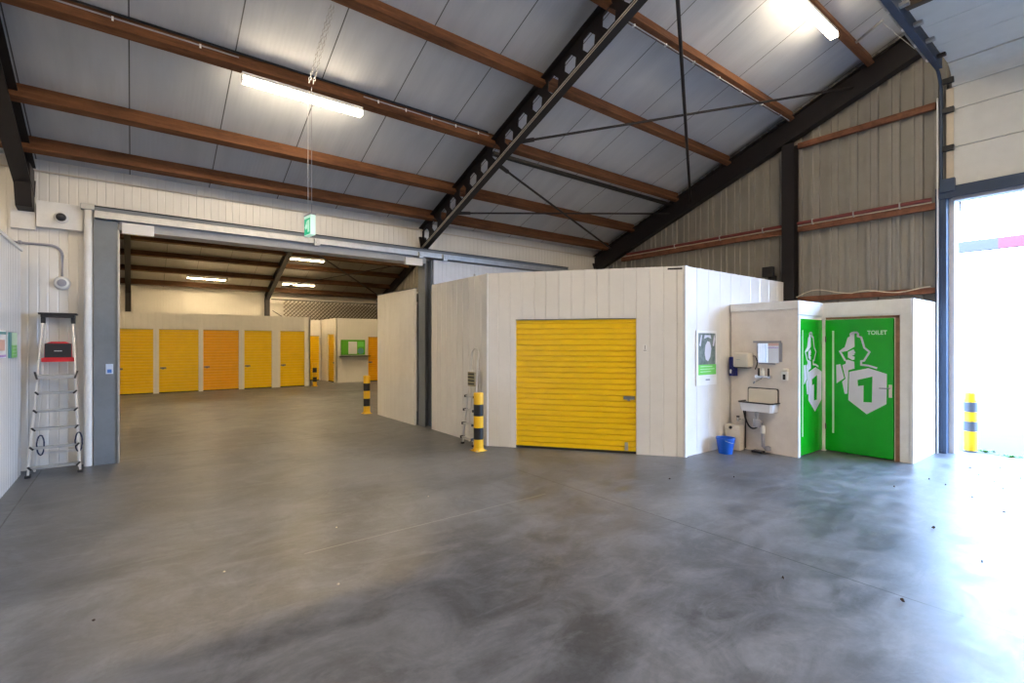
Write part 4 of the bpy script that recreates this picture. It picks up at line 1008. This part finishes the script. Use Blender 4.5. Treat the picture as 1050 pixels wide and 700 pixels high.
# ------------------------------------------------------------------ outside
t = thing('barrier_beam', 'grey and red-violet height barrier beam outside the doorway', 'barrier', (19.3, 0, 0))
MB().box((19.2, 2.62, 4.36), (19.4, 5.6, 4.67)).build('grey_section', BARGREY, t)
MB().box((19.2, -4, 4.36), (19.4, 2.62, 4.67)).build('red_section', PINKRED, t)
for y in (5.3, -3.7): MB().box((19.22, y-.08, -.02), (19.38, y+.08, 4.36)).build('post', BARGREY, t)
t = thing('warehouse', 'long pale distant building beyond the yard, washed out by daylight', 'building', (75, 10, 0))
MB().box((70, -40, -.02), (80, 70, 5.0)).build('walls', RENDERW, t)
MB().box((69.8, -40.2, 5.0), (80.2, 70.2, 5.3)).build('roof', RENDERW, t)
t = thing('yard_fence', 'faint pale fence far out in the yard', 'fence', (42, 5, 0))
for i in range(16): MB().box((42-.03, -8+2*i-.03, -.02), (42.03, -8+2*i+.03, 1.3)).build('post', RENDERW, t)
m = MB()
for z in (.3, .75, 1.2): m.box((41.98, -8, z-.02), (42.02, 22, z+.02))
m.build('rails', RENDERW, t)

# ------------------------------------------------------------------ light
w = bpy.data.worlds.new('sky'); SC.world = w; w.use_nodes = True
bg = w.node_tree.nodes['Background']; bg.inputs['Color'].default_value = (.39, .61, 1.0, 1); bg.inputs['Strength'].default_value = 12.5
sun = bpy.data.lights.new('sun', 'SUN'); sun.energy = 11.; sun.angle = math.radians(1.); sun.color = (1., .95, .88)
so = bpy.data.objects.new('sun', sun); COL.objects.link(so)
dirv = Vector((math.cos(math.radians(50)), -.12, -math.sin(math.radians(50))))
so.rotation_euler = dirv.to_track_quat('-Z', 'Y').to_euler(); so.location = (0, 0, 30)
for loc, rot, sx, sy in (((GX+.32, (DY0+DY1)/2, 2.02), (0, PI/2, 0), 4.0, DY1-DY0),):
    al = bpy.data.lights.new('portal', 'AREA'); al.shape = 'RECTANGLE'; al.size = sx; al.size_y = sy; al.cycles.is_portal = True
    ao = bpy.data.objects.new('daylight_portal', al); COL.objects.link(ao); ao.location = loc; ao.rotation_euler = rot

# ------------------------------------------------------------------ camera
cam = bpy.data.cameras.new('camera'); co = bpy.data.objects.new('camera', cam); COL.objects.link(co)
co.location = (0, 0, 1.7); co.rotation_euler = (PI/2, 0, math.radians(-37.6))
cam.sensor_width = 36.; cam.lens = 505/1050*36; cam.shift_y = 2/1050; cam.clip_start = .05; cam.clip_end = 300
SC.camera = co
SC.view_settings.view_transform = 'Standard'; SC.view_settings.look = 'None'
SC.view_settings.exposure = .45; SC.view_settings.gamma = 1.; SC.view_settings.use_curve_mapping = False
SC.cycles.use_denoising = True
SC.cycles.max_bounces = 10; SC.cycles.diffuse_bounces = 6; SC.cycles.sample_clamp_indirect = 8.
SC.view_settings.exposure = 1.40
